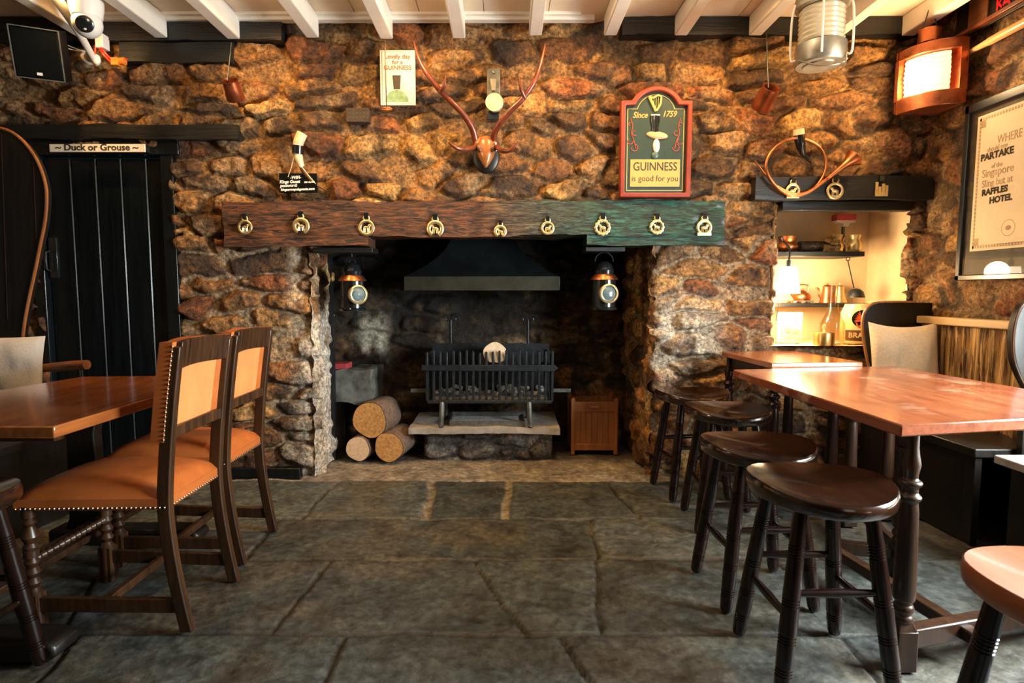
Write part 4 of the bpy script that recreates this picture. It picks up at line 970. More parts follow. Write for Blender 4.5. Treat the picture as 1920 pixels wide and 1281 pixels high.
b = MB(); b.box(-0.012, 0.012, -0.0125, -0.008, -0.108, -0.094, M4); obj('badge', b, M_WHITEP, t)
b = MB(); b.rod(M4 @ Vector((0, 0.12, 0.05)), (sc_.x - 0.1, sc_.y + 0.3, sc_.z + 0.12), 0.012); obj('wall_bracket', b, M_IRON, t)
cc = at(163, 30, 3.05)
t = thing('security_camera', 'white dome security camera fixed under the ceiling at top left', 'security camera', (cc.x, cc.y, 2.56))
b = MB(); b.lathe([(0.0001, 2.675), (0.072, 2.675), (0.076, 2.56), (0.074, cc.z + 0.03), (0.066, cc.z - 0.01), (0.0001, cc.z - 0.01)], (cc.x, cc.y, 0), 32); obj('base', b, M_WHITEP, t)
q = Vector((cc.x, cc.y, cc.z - 0.035)); b = MB(); b.ell(q, (0.067, 0.067, 0.070), 28, 16); tr = obj('turret', b, M_WHITEP, t)
d = (Vector((0.35, -0.85, -0.42))).normalized(); R = d.to_track_quat('Z', 'Y').to_matrix()
b = MB(); b.lathe([(0.0001, 0.070), (0.030, 0.069), (0.038, 0.064), (0.040, 0.052)], q, 28, R); ln = obj('lens', b, M_BLACK, tr)
b = MB(); b.ell(q + R @ Vector((0.0, -0.022, 0.069)), (0.009, 0.005, 0.005), 10, 6); obj('sensor', b, M_WHITEP, tr)
b = MB(); p = at(185, 78, 3.40); b.box(p.x - 0.022, p.x + 0.022, 3.40, 3.46, p.z - 0.03, 2.56); t = obj('cable_trunking', b, M_WHITEP, None, bevel=0.003); tag(t, 'white cable trunking running down behind the dome camera', 'trunking')
m = spline([at(60, -60, 2.9), at(108, 0, 3.05), at(146, 58, 3.25), at(170, 100, 3.38), at(182, 120, 3.44)]); b = MB(); b.tube(m, lerpl([0.030, 0.026, 0.02, 0.018, 0.016], len(m)), 12); b.ell(at(181, 112, 3.42), (0.022, 0.02, 0.03), 10, 8)
m = spline([at(181, 118, 3.43), at(165, 118, 3.43), at(154, 106, 3.44), at(158, 98, 3.45)]); b.tube(m, 0.009, 8)
t = obj('painted_pipe', b, M_CREAM, None); tag(t, 'white painted pipe slanting down in front of the dark wall plate at left', 'pipe')
for k, off in enumerate((0, 5)):
    m = spline([at(104, 72 + off, 3.25), at(125, 84 + off * 1.2, 3.35), at(145, 92 + off * .6, 3.41), at(163, 97, 3.44)]); b = MB(); b.tube(m, 0.0028, 6); t = obj('speaker_cable', b, M_GREYCABLE, None); tag(t, ('upper' if k == 0 else 'lower') + ' of two grey cables from the loudspeaker to the white pipe', 'cable', 'grey cables by the loudspeaker')
t = thing('red_cable', 'red twin cable with an orange connector hanging below the dome camera', 'cable', at(212, 120, 3.44))
b = MB(); b.tube(spline([at(187, 84, 3.42), at(196, 98, 3.41), at(212, 115, 3.43)]), 0.006, 8); b.tube(spline([at(185, 86, 3.42), at(193, 101, 3.41), at(209, 118, 3.43)]), 0.006, 8); b.tube([at(180, 84, 3.42), at(178, 101, 3.42)], 0.006, 8); b.tube(spline([at(222, 112, 3.43), at(231, 109, 3.43), at(239, 112, 3.44)]), 0.004, 8); obj('wire', b, M_RED, t)
p = at(217, 115, 3.42); b = MB(); b.box(p.x - 0.024, p.x + 0.016, 3.41, 3.445, p.z - 0.022, p.z + 0.020); b.lathe([(0.0001, -0.03), (0.016, -0.03), (0.022, 0.03), (0.014, 0.032), (0.0001, 0.0)], (p.x + 0.016, 3.43, p.z + 0.003), 14, Matrix.Rotation(PI / 2, 3, 'Y')); obj('connector', b, M_ORANGE, t, bevel=0.003)

# ================================================================== FIREPLACE
# --- hood
t = thing('fireplace_hood', 'dark flared metal hood with a straight lip over the fire basket', 'hood', (-0.11, 3.98, 1.14))
hx0, hx1, hy0, hy1 = at(757, 530, 3.72).x, at(1050, 530, 3.72).x, 3.72, 4.25
zl0, zl1 = at(900, 545, 3.72).z, at(900, 518, 3.72).z
b = MB(); b.box(hx0, hx1, hy0, hy1, zl0, zl1); obj('hood_lip', b, M_HOODLIP, t, bevel=0.004)
b = MB(); cxh = (hx0 + hx1) / 2; rings = []
for i in range(13):
    q = i / 12; k = (1 - q) ** 2.3; hw = 0.20 + ((hx1 - hx0) / 2 - 0.006 - 0.20) * k; y0 = 3.95 + (hy0 + 0.006 - 3.95) * k; z = zl1 + 0.34 * q
    rings.append([(cxh - hw, y0, z), (cxh + hw, y0, z), (cxh + hw, hy1, z), (cxh - hw, hy1, z)])
vs = [p for r_ in rings for p in r_]; b.add(vs, [(i * 4 + j, i * 4 + (j + 1) % 4, (i + 1) * 4 + (j + 1) % 4, (i + 1) * 4 + j) for i in range(12) for j in range(4)]); obj('hood_canopy', b, M_HOOD, t)
# --- plinth and slab
t = thing('hearth_plinth', 'low stone plinth with a pale slab on top carrying the fire basket', 'plinth', (-0.11, 4.05, 0))
px0, px1 = at(794, 840, 3.86).x, at(1038, 840, 3.86).x
A = np.arange(px0, px1, 0.009); B_ = np.arange(-0.01, 0.205, 0.009); U, V = np.meshgrid(A, B_)
rel, jn, r1, r2, r3 = rubble(U, V, 131, 0.30, 0.13, 0.012)
hY = 3.875 - rel * 0.03 - (fbm(U * 15, V * 15, 5, 4) - 0.5) * 0.03 + edge_round(np.minimum(U - px0, px1 - U), 0.05)
col = stone_colours(jn, r2, r3, U, V, 17, (0.12, 0.10, 0.08), np.array([(0.16, 0.15, 0.14), (0.22, 0.20, 0.17), (0.11, 0.11, 0.11), (0.26, 0.22, 0.17)]))
mesh_obj('plinth_stones', grid_mesh('plinth_stones', np.stack([U, hY, V], -1), None, col), M_STONE, t, True, angle=180)
b = MB(); b.box(px0 + 0.02, px1 - 0.02, 3.91, 4.33, 0, 0.20); obj('plinth_core', b, M_SLAB, t)
sx0, sx1 = at(766, 808, 3.80).x, at(1050, 808, 3.80).x
sl = rough_box(sx0, sx1, 3.80, 4.33, 0.190, 0.228, 0.025, 0.012, 341, 9); obj('slab', sl, M_SLAB, t, angle=60)
ST = 0.226
# --- fire basket
t = thing('fire_basket', 'black iron fire basket with upright bars and two grey legs on the hearth slab', 'fire basket', (-0.11, 4.0, ST))
gx0, gx1 = at(800, 700, 3.80).x, at(1036, 700, 3.80).x; GY = 3.82
zb, zt = at(900, 752, GY).z, at(900, 657, GY).z
for i in range(20):
    x = gx0 + (gx1 - gx0) * i / 19; h = zt - (0.012 if i in (3, 8, 9, 17) else 0) - (0.01 if i < 1 else 0) + 0.006 * math.sin(i * 2.3)
    b = MB(); b.prism([(x - 0.0085, zb), (x + 0.0085, zb), (x + 0.0075, h - 0.008), (x, h), (x - 0.0075, h - 0.008)], GY - 0.010, GY + 0.010); o = obj('bar', b, M_IRON, t, bevel=0.002)
zr = at(900, 690, GY).z; rx0, rx1 = at(790, 690, GY - 0.02).x, at(1046, 690, GY - 0.02).x
b = MB(); b.prism([(rx0, zr - 0.016), (rx1 - 0.02, zr - 0.020), (rx1, zr), (rx1 - 0.02, zr + 0.022), (rx0, zr + 0.022)], GY - 0.026, GY - 0.010); obj('front_rail', b, M_IRON, t, bevel=0.003)
b = MB(); b.box(gx0, gx1, GY - 0.012, GY + 0.30, zb - 0.016, zb + 0.004); obj('bottom_grate', b, M_IRON, t, bevel=0.003)
for x in (gx0 + 0.01, gx1 - 0.01):
    b = MB(); 
    for k in range(6): b.bar((x, GY + 0.02 + k * 0.05, zb), (x, GY + 0.02 + k * 0.05, zt - 0.02), 0.012, 0.016, (0, 1, 0))
    b.bar((x, GY, zr), (x, GY + 0.30, zr), 0.012, 0.03); obj('side_bars', b, M_IRON, t)
b = MB(); b.box(gx0, gx1, GY + 0.29, GY + 0.305, zb, zt + 0.02); obj('back_plate', b, M_IRON, t)
for px, sg in ((845, 1), (990, 1)):
    b = MB(); p = at(px, 600, 4.14); b.rod((p.x, 4.14, zb), (p.x, 4.14, p.z), 0.010)
    for s2 in (-1, 1): b.tube([(p.x + s2 * (0.045 - 0.030 * (1 - q / 14) * math.cos(q * 0.55 + PI) * 1.0) - s2 * 0.015, 4.14, p.z + 0.01 + 0.030 * (1 - q / 18) * math.sin(q * 0.55)) for q in range(13)], 0.006, 6)
    obj('scroll_post', b, M_IRON, t)
for px in (829, 992):
    p = at(px, 780, GY); sg = -1 if px < 900 else 1
    b = MB(); b.tube(spline([(p.x, GY, zb - 0.008), (p.x + sg * 0.002, GY - 0.012, (zb + ST) / 2), (p.x + sg * 0.008, GY - 0.005, ST + 0.02), (p.x + sg * 0.004, GY - 0.01, ST + 0.006)]), 0.017, 8); obj('leg', b, M_GREYIRON, t)
    b = MB(); b.rod((p.x, GY + 0.27, zb - 0.008), (p.x, GY + 0.27, ST + 0.004), 0.014); obj('leg', b, M_GREYIRON, t)
for x0, x1 in ((at(768, 735, GY).x, gx0), (gx1, at(1072, 735, GY).x)):
    b = MB(); z = at(900, 735, GY).z; b.box(x0, x1, GY + 0.05, GY + 0.07, z - 0.012, z + 0.012); obj('side_bracket', b, M_GREYIRON, t, bevel=0.002)
b = MB(); b.box(gx0 + 0.03, gx1 - 0.03, GY + 0.02, GY + 0.28, zb + 0.004, zb + 0.02)
rnd = random.Random(5)
for k in range(60): b.ell((rnd.uniform(gx0 + 0.05, gx1 - 0.05), rnd.uniform(GY + 0.03, GY + 0.26), zb + 0.03 + rnd.random() * 0.03), (rnd.uniform(0.012, 0.03),) * 2 + (rnd.uniform(0.01, 0.02),), 8, 5)
o = obj('fire_ash', b, M_ASH, None); o['kind'] = 'stuff'; o['label'] = 'pale ash and cinders lying in the fire basket'; o['category'] = 'ash'
# log in the basket
p = at(928, 658, 3.86); b = MB(); R = Matrix.Rotation(PI / 2 - 0.1, 3, 'X') @ Matrix.Rotation(0.1, 3, 'Y')
t = thing('firewood_log', 'pale sawn log standing up in the iron fire basket', 'log', (p.x, 3.97, p.z - 0.1), 0, 'firewood logs')
def log_mesh(c, d, r, L, seed, mat_end, t, sx=1.0):
    c, d = Vector(c), Vector(d).normalized(); R = d.to_track_quat('Z', 'Y').to_matrix(); n = 36
    rad = [r * (1 + 0.028 * math.sin(3 * a + seed) + 0.02 * math.sin(5 * a + seed * 2)) for a in (2 * PI * i / n for i in range(n))]
    b = MB(); vs = []
    for j in range(7):
        for i in range(n):
            a = 2 * PI * i / n; q = rad[i] * (1 + 0.012 * math.sin(i * 3.1 + j * 2.2)) * (1.0 if 0 < j < 6 else 0.985); vs.append(c + R @ Vector((q * math.cos(a) * sx, q * math.sin(a), L * j / 6)))
    b.add(vs, [(j * n + i, j * n + (i + 1) % n, (j + 1) * n + (i + 1) % n, (j + 1) * n + i) for j in range(6) for i in range(n)] + [tuple(range(6 * n, 7 * n))]); obj('bark', b, M_BARK, t)
    for zz, nm in ((-0.002, 'sawn_end'),):
        b = MB(); vs = [c + R @ Vector((0, 0, zz - 0.002))] + [c + R @ Vector((rad[i] * 0.965 * math.cos(2 * PI * i / n) * sx, rad[i] * 0.965 * math.sin(2 * PI * i / n), zz)) for i in range(n)]
        b.add(vs, [(0, (i + 1) % n + 1, i + 1) for i in range(n)] + [tuple(range(1, n + 1))]); obj(nm, b, mat_end, t)
log_mesh((p.x, 3.88, p.z - 0.015), (-0.1, 1, -0.35), 0.073, 0.24, 3, M_LOGPALE, t, 1.12)
# --- ash tray
t = thing('ash_tray', 'shallow grey metal ash tray under the fire basket', 'tray', (-0.11, 3.9, ST))
ax0, ax1 = at(843, 790, 3.86).x, at(984, 790, 3.86).x
b = MB(); b.box(ax0, ax1, 3.85, 3.862, ST, ST + 0.035).box(ax0, ax0 + 0.01, 3.862, 4.05, ST, ST + 0.045).box(ax1 - 0.01, ax1, 3.862, 4.05, ST, ST + 0.045).box(ax0, ax1, 4.05, 4.06, ST, ST + 0.06).box(ax0, ax1, 3.86, 4.05, ST, ST + 0.012); obj('tray', b, M_GREYIRON, t)
b = MB(); b.box(ax0 + 0.012, ax1 - 0.012, 3.865, 4.048, ST + 0.012, ST + 0.03); o = obj('ash', b, M_ASH, t); o['kind'] = 'stuff'
# --- three logs on the hearth
def log(px, py, rpx, Y, L, seed, mat, lab, lean):
    c = at(px, py, Y); r = rpx * Y / FPX; t = thing('firewood_log', lab, 'log', (c.x, Y + L / 2, max(0, c.z - r)), 0, 'firewood logs'); log_mesh(c, (lean, 1, 0.0), r, L, seed, mat, t)
log(671, 842, 24, 3.79, 0.26, 2, M_LOGPALE, 'pale log at bottom left of the hearth pile', 0.15)
log(729, 839, 29, 3.76, 0.28, 5, M_LOGEND, 'orange log at bottom right of the hearth pile', 0.18)
log(693, 788, 35, 3.79, 0.25, 8, M_LOGEND, 'large orange log on top of the hearth pile', 0.22)
# --- wooden kindling box
t = thing('kindling_box', 'small orange pine box of vertical boards on the hearth beside the fire basket', 'box', at(1114, 852, 4.02))
kx0, kx1 = at(1071, 800, 3.97).x, at(1159, 800, 3.97).x; kz = at(1114, 746, 3.97).z; KY = 3.975
for x in (kx0, kx1 - 0.026):
    for y in (KY, KY + 0.22):
        b = MB(); b.prism([(x, 0.0), (x + 0.026, 0.0), (x + 0.026, kz - 0.01), (x + 0.013, kz), (x, kz - 0.01)], y, y + 0.026); obj('leg', b, M_WOODBOX, t, bevel=0.002)
b = MB()
for i in range(7):
    w_ = (kx1 - kx0 - 0.052) / 7; x = kx0 + 0.026 + i * w_; b.box(x + 0.0008, x + w_ - 0.0008, KY + 0.008, KY + 0.016, 0.055, kz - 0.09)
obj('front_panel', b, M_WOODBOX, t, bevel=0.001)
for za, zc in ((0.03, 0.075), (kz - 0.10, kz - 0.03)): b = MB(); b.box(kx0 + 0.02, kx1 - 0.02, KY + 0.002, KY + 0.02, za, zc); obj('rail', b, M_WOODBOX, t, bevel=0.002)
b = MB(); b.box(kx0 + 0.004, kx0 + 0.016, KY + 0.02, KY + 0.23, 0.03, kz - 0.04).box(kx1 - 0.016, kx1 - 0.004, KY + 0.02, KY + 0.23, 0.03, kz - 0.04).box(kx0 + 0.02, kx1 - 0.02, KY + 0.225, KY + 0.24, 0.03, kz - 0.03).box(kx0 + 0.01, kx1 - 0.01, KY + 0.015, KY + 0.23, 0.03, 0.05); obj('side_panel', b, M_WOODBOX, t)
b = MB(); xc = (kx0 + kx1) / 2; b.tube([(xc - 0.028, KY + 0.004, kz - 0.062), (xc - 0.025, KY - 0.010, kz - 0.062), (xc + 0.025, KY - 0.010, kz - 0.062), (xc + 0.028, KY + 0.004, kz - 0.062)], 0.006, 8); obj('handle', b, M_BRASS, t)
# --- stone ledge in the inglenook with a red book
lg = rough_box(at(600, 720, 3.98).x, at(698, 720, 3.98).x, 3.96, 4.34, at(650, 757, 3.96).z, at(650, 695, 3.96).z, 0.02, 0.05, 351, 5)
t = obj('stone_ledge', lg, plain('grey_ledge_stone', (0.13, 0.125, 0.105), 0.8, 0, 0.5, 14, 0.7), None, angle=60); tag(t, 'rough grey stone ledge in the left corner of the fireplace', 'ledge')
b = MB(); b.box(-1.53, at(632, 800, 4.1).x - 0.01, 4.05, 4.34, -0.01, at(650, 757, 3.96).z + 0.02); struct(obj('wall_ledge_support', b, M_SLAB, None))
p = at(642, 692, 4.06); b = MB(); b.box(p.x - 0.06, p.x + 0.04, 4.03, 4.17, at(650, 697, 3.96).z + 0.006, at(650, 697, 3.96).z + 0.045); t = obj('red_book', b, M_PINK, None, bevel=0.003); tag(t, 'small faded red book lying on the stone ledge in the fireplace', 'book')

# ================================================================== ALCOVE
nx0, nx1 = NICHE[0], NICHE[1]
zs1, zs2 = at(1540, 472, 3.66).z, at(1520, 569, 3.775).z
b = MB(); b.box(nx0 - 0.02, at(1618, 475, 3.66).x, 3.64, 3.965, zs1 - 0.030, zs1); t = obj('alcove_shelf', b, M_BLACKWOOD, None, bevel=0.003); tag(t, 'upper dark shelf in the alcove, holding the bottle and tankards', 'shelf')
b = MB(); b.box(nx0 - 0.02, at(1632, 572, 3.78).x, 3.775, 3.965, zs2 - 0.024, zs2); t = obj('alcove_shelf', b, M_BLACKWOOD, None, bevel=0.003); tag(t, 'lower dark shelf in the alcove, holding the kettle and coffee pots', 'shelf')
def jug(name, lab, cat, px, Y, z, prof, mat, handle=0, grp=None, hr=0.03, parts=()):
    c = at(px, 500, Y); c.z = z; t = thing(name, lab, cat, c, 0, grp); b = MB(); b.lathe(prof, c, 28); o = obj('body', b, mat, t)
    if handle:
        zm = sum(q[1] for q in prof[1:-1]) / max(1, len(prof) - 2); rm = max(q[0] for q in prof) * 0.86
        b = MB(); b.tube(spline([c + Vector((handle * rm, 0, zm + hr)), c + Vector((handle * (rm + hr * 0.9), 0, zm + hr * 0.9)), c + Vector((handle * (rm + hr), 0, zm)), c + Vector((handle * rm, 0, zm - hr * 0.9))]), 0.006, 8); obj('handle', b, mat, t)
    return t, c
jug('copper_pot', 'round copper pot with flared neck at the left of the upper alcove shelf', 'pot', 1474, 3.74, zs1, [(0.0001, 0), (0.045, 0), (0.062, 0.02), (0.064, 0.04), (0.05, 0.062), (0.045, 0.066), (0.052, 0.078), (0.056, 0.10), (0.05, 0.10), (0.04, 0.07), (0.0001, 0.06)], M_COPPER)
# bottle lying
t = thing('glass_bottle', 'clear glass bottle lying on its side on the upper alcove shelf', 'bottle', at(1525, 470, 3.74)); c = at(1497, 470, 3.74); c.z = zs1 + 0.036
RY = Matrix.Rotation(PI / 2, 3, 'Y'); b = MB(); b.lathe([(0.0001, 0), (0.030, 0.0), (0.035, 0.006), (0.035, 0.155), (0.028, 0.18), (0.014, 0.20), (0.012, 0.245), (0.016, 0.247), (0.016, 0.26), (0.0001, 0.26)], c, 24, RY); obj('bottle_body', b, M_SOLIDGLASS, t)
b = MB(); b.lathe([(0.0001, 0.01), (0.026, 0.01), (0.026, 0.145), (0.0001, 0.145)], c, 18, RY); obj('contents', b, plain('mottled_dark_contents', (0.14, 0.11, 0.08), 0.5, 0, 0.9, 40), t)
tank = [(0.0001, 0), (0.042, 0), (0.044, 0.006), (0.038, 0.015), (0.043, 0.04), (0.042, 0.055), (0.030, 0.075), (0.030, 0.085), (0.036, 0.098), (0.036, 0.108), (0.031, 0.108), (0.026, 0.08), (0.0001, 0.07)]
jug('tankard', 'taller brass tankard with its handle to the left on the upper alcove shelf', 'tankard', 1566, 3.84, zs1, [(r, z * 1.12) for r, z in tank], M_BRASS, -1, 'brass tankards on the upper alcove shelf')
jug('tankard', 'shorter brass tankard at the right of the upper alcove shelf', 'tankard', 1600, 3.72, zs1, tank, M_BRASS, -1, 'brass tankards on the upper alcove shelf')
t = thing('tap_handle', 'small red and white block on a grey stem behind the brass tankards', 'tap', at(1583, 470, 3.87)); c = at(1583, 411, 3.87)
b = MB(); b.box(c.x - 0.062, c.x + 0.062, 3.84, 3.91, c.z - 0.010, c.z + 0.030); obj('red_block', b, M_PINK, t, bevel=0.003)
b = MB(); b.prism([(c.x - 0.062, c.z - 0.010), (c.x + 0.062, c.z - 0.010), (c.x + 0.060, c.z - 0.022), (c.x + 0.020, c.z - 0.030), (c.x + 0.018, c.z - 0.05), (c.x - 0.018, c.z - 0.05), (c.x - 0.020, c.z - 0.030), (c.x - 0.060, c.z - 0.022)], 3.845, 3.905); obj('white_base', b, M_CREAM, t)
b = MB(); b.tube(spline([(c.x - 0.002, 3.875, c.z - 0.05), (c.x, 3.875, c.z - 0.10), (c.x + 0.012, 3.87, zs1)]), 0.010, 10); obj('stem', b, M_GREYIRON, t)
# hanging lamp with glowing shade
LP = at(1478, 525, 3.60); t = thing('shaded_lamp', 'white glowing lamp shade hanging at the left edge of the alcove', 'lamp', LP)
b = MB(); b.lathe([(0.070, -0.082), (0.046, 0.080)], LP, 32); b.lathe([(0.0001, 0.079), (0.046, 0.080)], LP, 32); obj('lamp_shade', b, M_SHADE, t)
b = MB(); b.lathe([(0.0001, 0.080), (0.014, 0.080), (0.014, 0.12), (0.0001, 0.12)], LP, 14); b.tube(spline([LP + Vector((0, 0, 0.12)), LP + Vector((0.0, 0.0, 0.19)), LP + Vector((-0.03, 0.03, 0.24))]), 0.006, 8); b.tube([LP + Vector((-0.03, 0.03, 0.24)), (LP.x - 0.055, 3.60, LP.z + 0.26)], 0.006, 8); obj('lamp_arm', b, M_IRON, t)
b = MB(); b.tube([LP + Vector((-0.045, 0, -0.08)), LP + Vector((-0.05, 0.01, -0.16)), LP + Vector((-0.055, 0.02, -0.25))], 0.0025, 6); obj('flex', b, M_IRON, t)
lamp('alcove_lamp_bulb', 'POINT', (LP.x + 0.02, LP.y, LP.z - 0.12), 15, (1.0, 0.70, 0.38), shadow_soft_size=0.04)
lamp('alcove_lamp_bulb', 'POINT', (LP.x + 0.10, LP.y - 0.02, LP.z + 0.05), 14, (1.0, 0.70, 0.38), shadow_soft_size=0.06)
# kettle
t, c = jug('copper_kettle', 'small copper kettle with an arched handle on the lower alcove shelf', 'kettle', 1506, 3.87, zs2 + 0.018, [(0.0001, 0), (0.045, 0), (0.053, 0.012), (0.053, 0.028), (0.040, 0.048), (0.026, 0.056), (0.022, 0.06), (0.008, 0.068), (0.008, 0.074), (0.0001, 0.078)], M_COPPER)
b = MB(); b.tube(spline([c + Vector((-0.036, 0, 0.045)), c + Vector((-0.038, 0, 0.085)), c + Vector((-0.024, 0, 0.102)), c + Vector((0.026, 0, 0.102)), c + Vector((0.042, 0, 0.088)), c + Vector((0.036, 0, 0.045))]), 0.0045, 8); obj('handle', b, M_COPPER, t)
b = MB(); b.tube(spline([c + Vector((-0.045, 0, 0.02)), c + Vector((-0.07, -0.01, 0.035)), c + Vector((-0.08, -0.012, 0.055))]), [0.010] * 6 + [0.008] * 6 + [0.006], 8); obj('spout', b, M_COPPER, t)
t = thing('kettle_stand', 'low silver stand with square feet under the copper kettle', 'stand', c); b = MB(); b.box(c.x - 0.075, c.x + 0.055, c.y - 0.05, c.y + 0.05, c.z - 0.006, c.z - 0.001); obj('stand_top', b, M_GALV, t)
for dx in (-0.065, -0.01, 0.045):
    for dy in (-0.04, 0.04): b = MB(); b.box(c.x + dx - 0.010, c.x + dx + 0.010, c.y + dy - 0.008, c.y + dy + 0.008, zs2, c.z - 0.005); obj('foot', b, M_GALV, t, bevel=0.002)
pot = [(0.0001, 0), (0.044, 0), (0.046, 0.004), (0.036, 0.04), (0.028, 0.075), (0.026, 0.10), (0.028, 0.108), (0.018, 0.118), (0.005, 0.122), (0.006, 0.13), (0.0001, 0.133)]
for px, Y, lab, sp in ((1553, 3.87, 'copper coffee pot with a curled spout to its left on the lower alcove shelf', -1), (1577, 3.90, 'slim brass coffee pot behind the glass decanter on the lower alcove shelf', 0)):
    t, c = jug('coffee_pot', lab, 'coffee pot', px, Y, zs2, pot, M_COPPER if sp else M_BRASS)
    if sp: b = MB(); b.tube(spline([c + Vector((-0.038, 0, 0.03)), c + Vector((-0.056, 0, 0.06)), c + Vector((-0.05, 0, 0.085)), c + Vector((-0.066, 0, 0.098)), c + Vector((-0.075, 0, 0.085))]), 0.006, 8); obj('spout', b, M_COPPER, t)
# ladle hanging from upper shelf
t = thing('ladle', 'dark ladle hanging on a thin rod from the upper alcove shelf', 'ladle', at(1603, 555, 3.80)); p0, p1 = at(1590, 486, 3.70), at(1601, 540, 3.72)
b = MB(); b.ring(p0 + Vector((0, 0, 0.002)), 0.012, 0.003, 16, 6, RX); b.tube([p0 + Vector((0, 0, -0.012)), p1], 0.0035, 8); obj('rod', b, M_IRON, t)
c = at(1604, 558, 3.72); b = MB(); b.lathe([(0.0001, 0.058), (0.025, 0.053), (0.044, 0.036), (0.054, 0.0), (0.051, 0.0), (0.04, 0.03), (0.0001, 0.05)], c, 24); obj('bowl', b, M_IRON, t)
# framed photograph
t = thing('photo_frame', 'small framed pale landscape photograph leaning at the left of the alcove sill', 'picture', at(1483, 645, 3.68)); a, c = at(1464, 586, 3.66), at(1503, 646, 3.66)
b = MB(); b.box(a.x - 0.02, c.x, 3.66, 3.672, NICHE[2] + 0.004, a.z); obj('frame', b, M_PAPER2, t, bevel=0.002)
b = MB(); b.box(a.x + 0.004, c.x - 0.010, 3.6585, 3.661, NICHE[2] + 0.02, NICHE[2] + 0.10); obj('photograph', b, plain('grey_landscape_print', (0.50, 0.44, 0.36), 0.5, 0, 0.6, 30), t)
b = MB(); b.ell(((a.x + c.x) / 2 + 0.03, 3.6585, NICHE[2] + 0.075), (0.028, 0.002, 0.018), 14, 6); b.ell(((a.x + c.x) / 2 - 0.02, 3.6585, NICHE[2] + 0.085), (0.022, 0.002, 0.022), 14, 6); obj('printed_hedge', b, M_TANINK, t)
# brass tin
zsill = NICHE[2] + 0.002
t, c = jug('brass_tin', 'cylindrical brass tin with a knob on the alcove sill', 'tin', 1551, 3.53, zsill, [(0.0001, 0), (0.058, 0), (0.058, 0.072), (0.055, 0.078), (0.0001, 0.079)], plain('brushed_brass', (0.72, 0.46, 0.16), 0.3, 1.0, 0.15, 8))
b = MB(); b.lathe([(0.0001, 0.078), (0.010, 0.078), (0.006, 0.092), (0.012, 0.105), (0.009, 0.122), (0.0001, 0.128)], c, 16); obj('knob', b, M_BRASS, t)
# decanter
t, c = jug('glass_decanter', 'large clear glass decanter with a long neck on the alcove sill', 'decanter', 1566, 3.60, zsill, [(0.0001, 0), (0.062, 0), (0.070, 0.01), (0.072, 0.08), (0.068, 0.13), (0.045, 0.18), (0.030, 0.21), (0.028, 0.36), (0.024, 0.36), (0.026, 0.21), (0.04, 0.178), (0.064, 0.128), (0.066, 0.02), (0.0001, 0.012)], glass('milky_decanter_glass', (0.93, 0.88, 0.78), 0.08))
# pub jug with red winged emblem
JC = at(1606, 640, 3.68); JC.z = zsill
t = thing('pub_jug', 'round ceramic pub jug with a red winged emblem on a black oval', 'jug', JC)
b = MB(); b.lathe([(0.0001, 0), (0.088, 0), (0.095, 0.01), (0.098, 0.12), (0.094, 0.19), (0.080, 0.225), (0.073, 0.245), (0.067, 0.245), (0.07, 0.22), (0.0001, 0.2)], JC, 36); obj('body', b, M_CERAMIC, t)
b = MB(); b.lathe([(0.0955, 0.018), (0.0985, 0.03), (0.0995, 0.075), (0.0985, 0.085)], JC, 30, a0=PI + 0.35, a1=1.5 * PI + 0.25); obj('name_band', b, M_BROWNGLAZE, t)
d = Vector((-0.30, -1, 0)).normalized(); sdv = Vector((-d.y, d.x, 0)) * 1
b = MB(); ov = []
o = JC + d * 0.0945
vs = [o + sdv * (0.054 * math.cos(q * PI / 14)) + Vector((0, 0, 0.155 + 0.054 * math.sin(q * PI / 14))) - d * (0.0945 - math.sqrt(max(0, 0.1000 ** 2 - (0.054 * math.cos(q * PI / 14)) ** 2))) for q in range(28)]
b.add([o + Vector((0, 0, 0.155)) + d * 0.006] + vs, [(0, i + 1, (i + 1) % 28 + 1) for i in range(28)]); obj('black_oval', b, M_BLACK, t)
b = MB(); o2 = o + d * 0.010 + Vector((0, 0, 0.155))
for k in range(7): b.tube([o2 + sdv * (-0.005) + Vector((0, 0, -0.01)), o2 + sdv * (0.02 + 0.018 * math.cos(k * 0.3)) * -1.1 + Vector((0, 0, -0.02 + k * 0.011))], [0.0055, 0.002], 6)
b.tube(spline([o2 + sdv * -0.004 + Vector((0, 0, -0.045)), o2 + sdv * 0.014 + Vector((0, 0, -0.01)), o2 + sdv * 0.004 + Vector((0, 0, 0.022)), o2 + sdv * 0.022 + Vector((0, 0, 0.044))]), [0.009] * 12 + [0.006] * 7, 8)
b.tube(spline([o2 + sdv * -0.03 + Vector((0, 0, -0.025)), o2 + sdv * -0.02 + Vector((0, 0, -0.045)), o2 + sdv * 0.03 + Vector((0, 0, -0.042))]), 0.005, 6); obj('winged_emblem', b, M_DRAGON, t)
oo = text('lettering', 'BRAINS', 0.044, JC + d * 0.1025 + Vector((0, 0, 0.053)), M_CERAMIC, t, bold=0.001)
oo.rotation_euler = (Matrix((tuple(sdv), (0, 0, 1), tuple(d))).transposed()).to_euler()
t, c = jug('cream_vase', 'tall cream vase with a flared rim behind the settle end', 'vase', 1660, 3.61, zsill, [(0.0001, 0), (0.055, 0), (0.058, 0.1), (0.05, 0.18), (0.055, 0.22), (0.088, 0.262), (0.086, 0.266), (0.05, 0.235), (0.0001, 0.2)], M_CERAMIC)

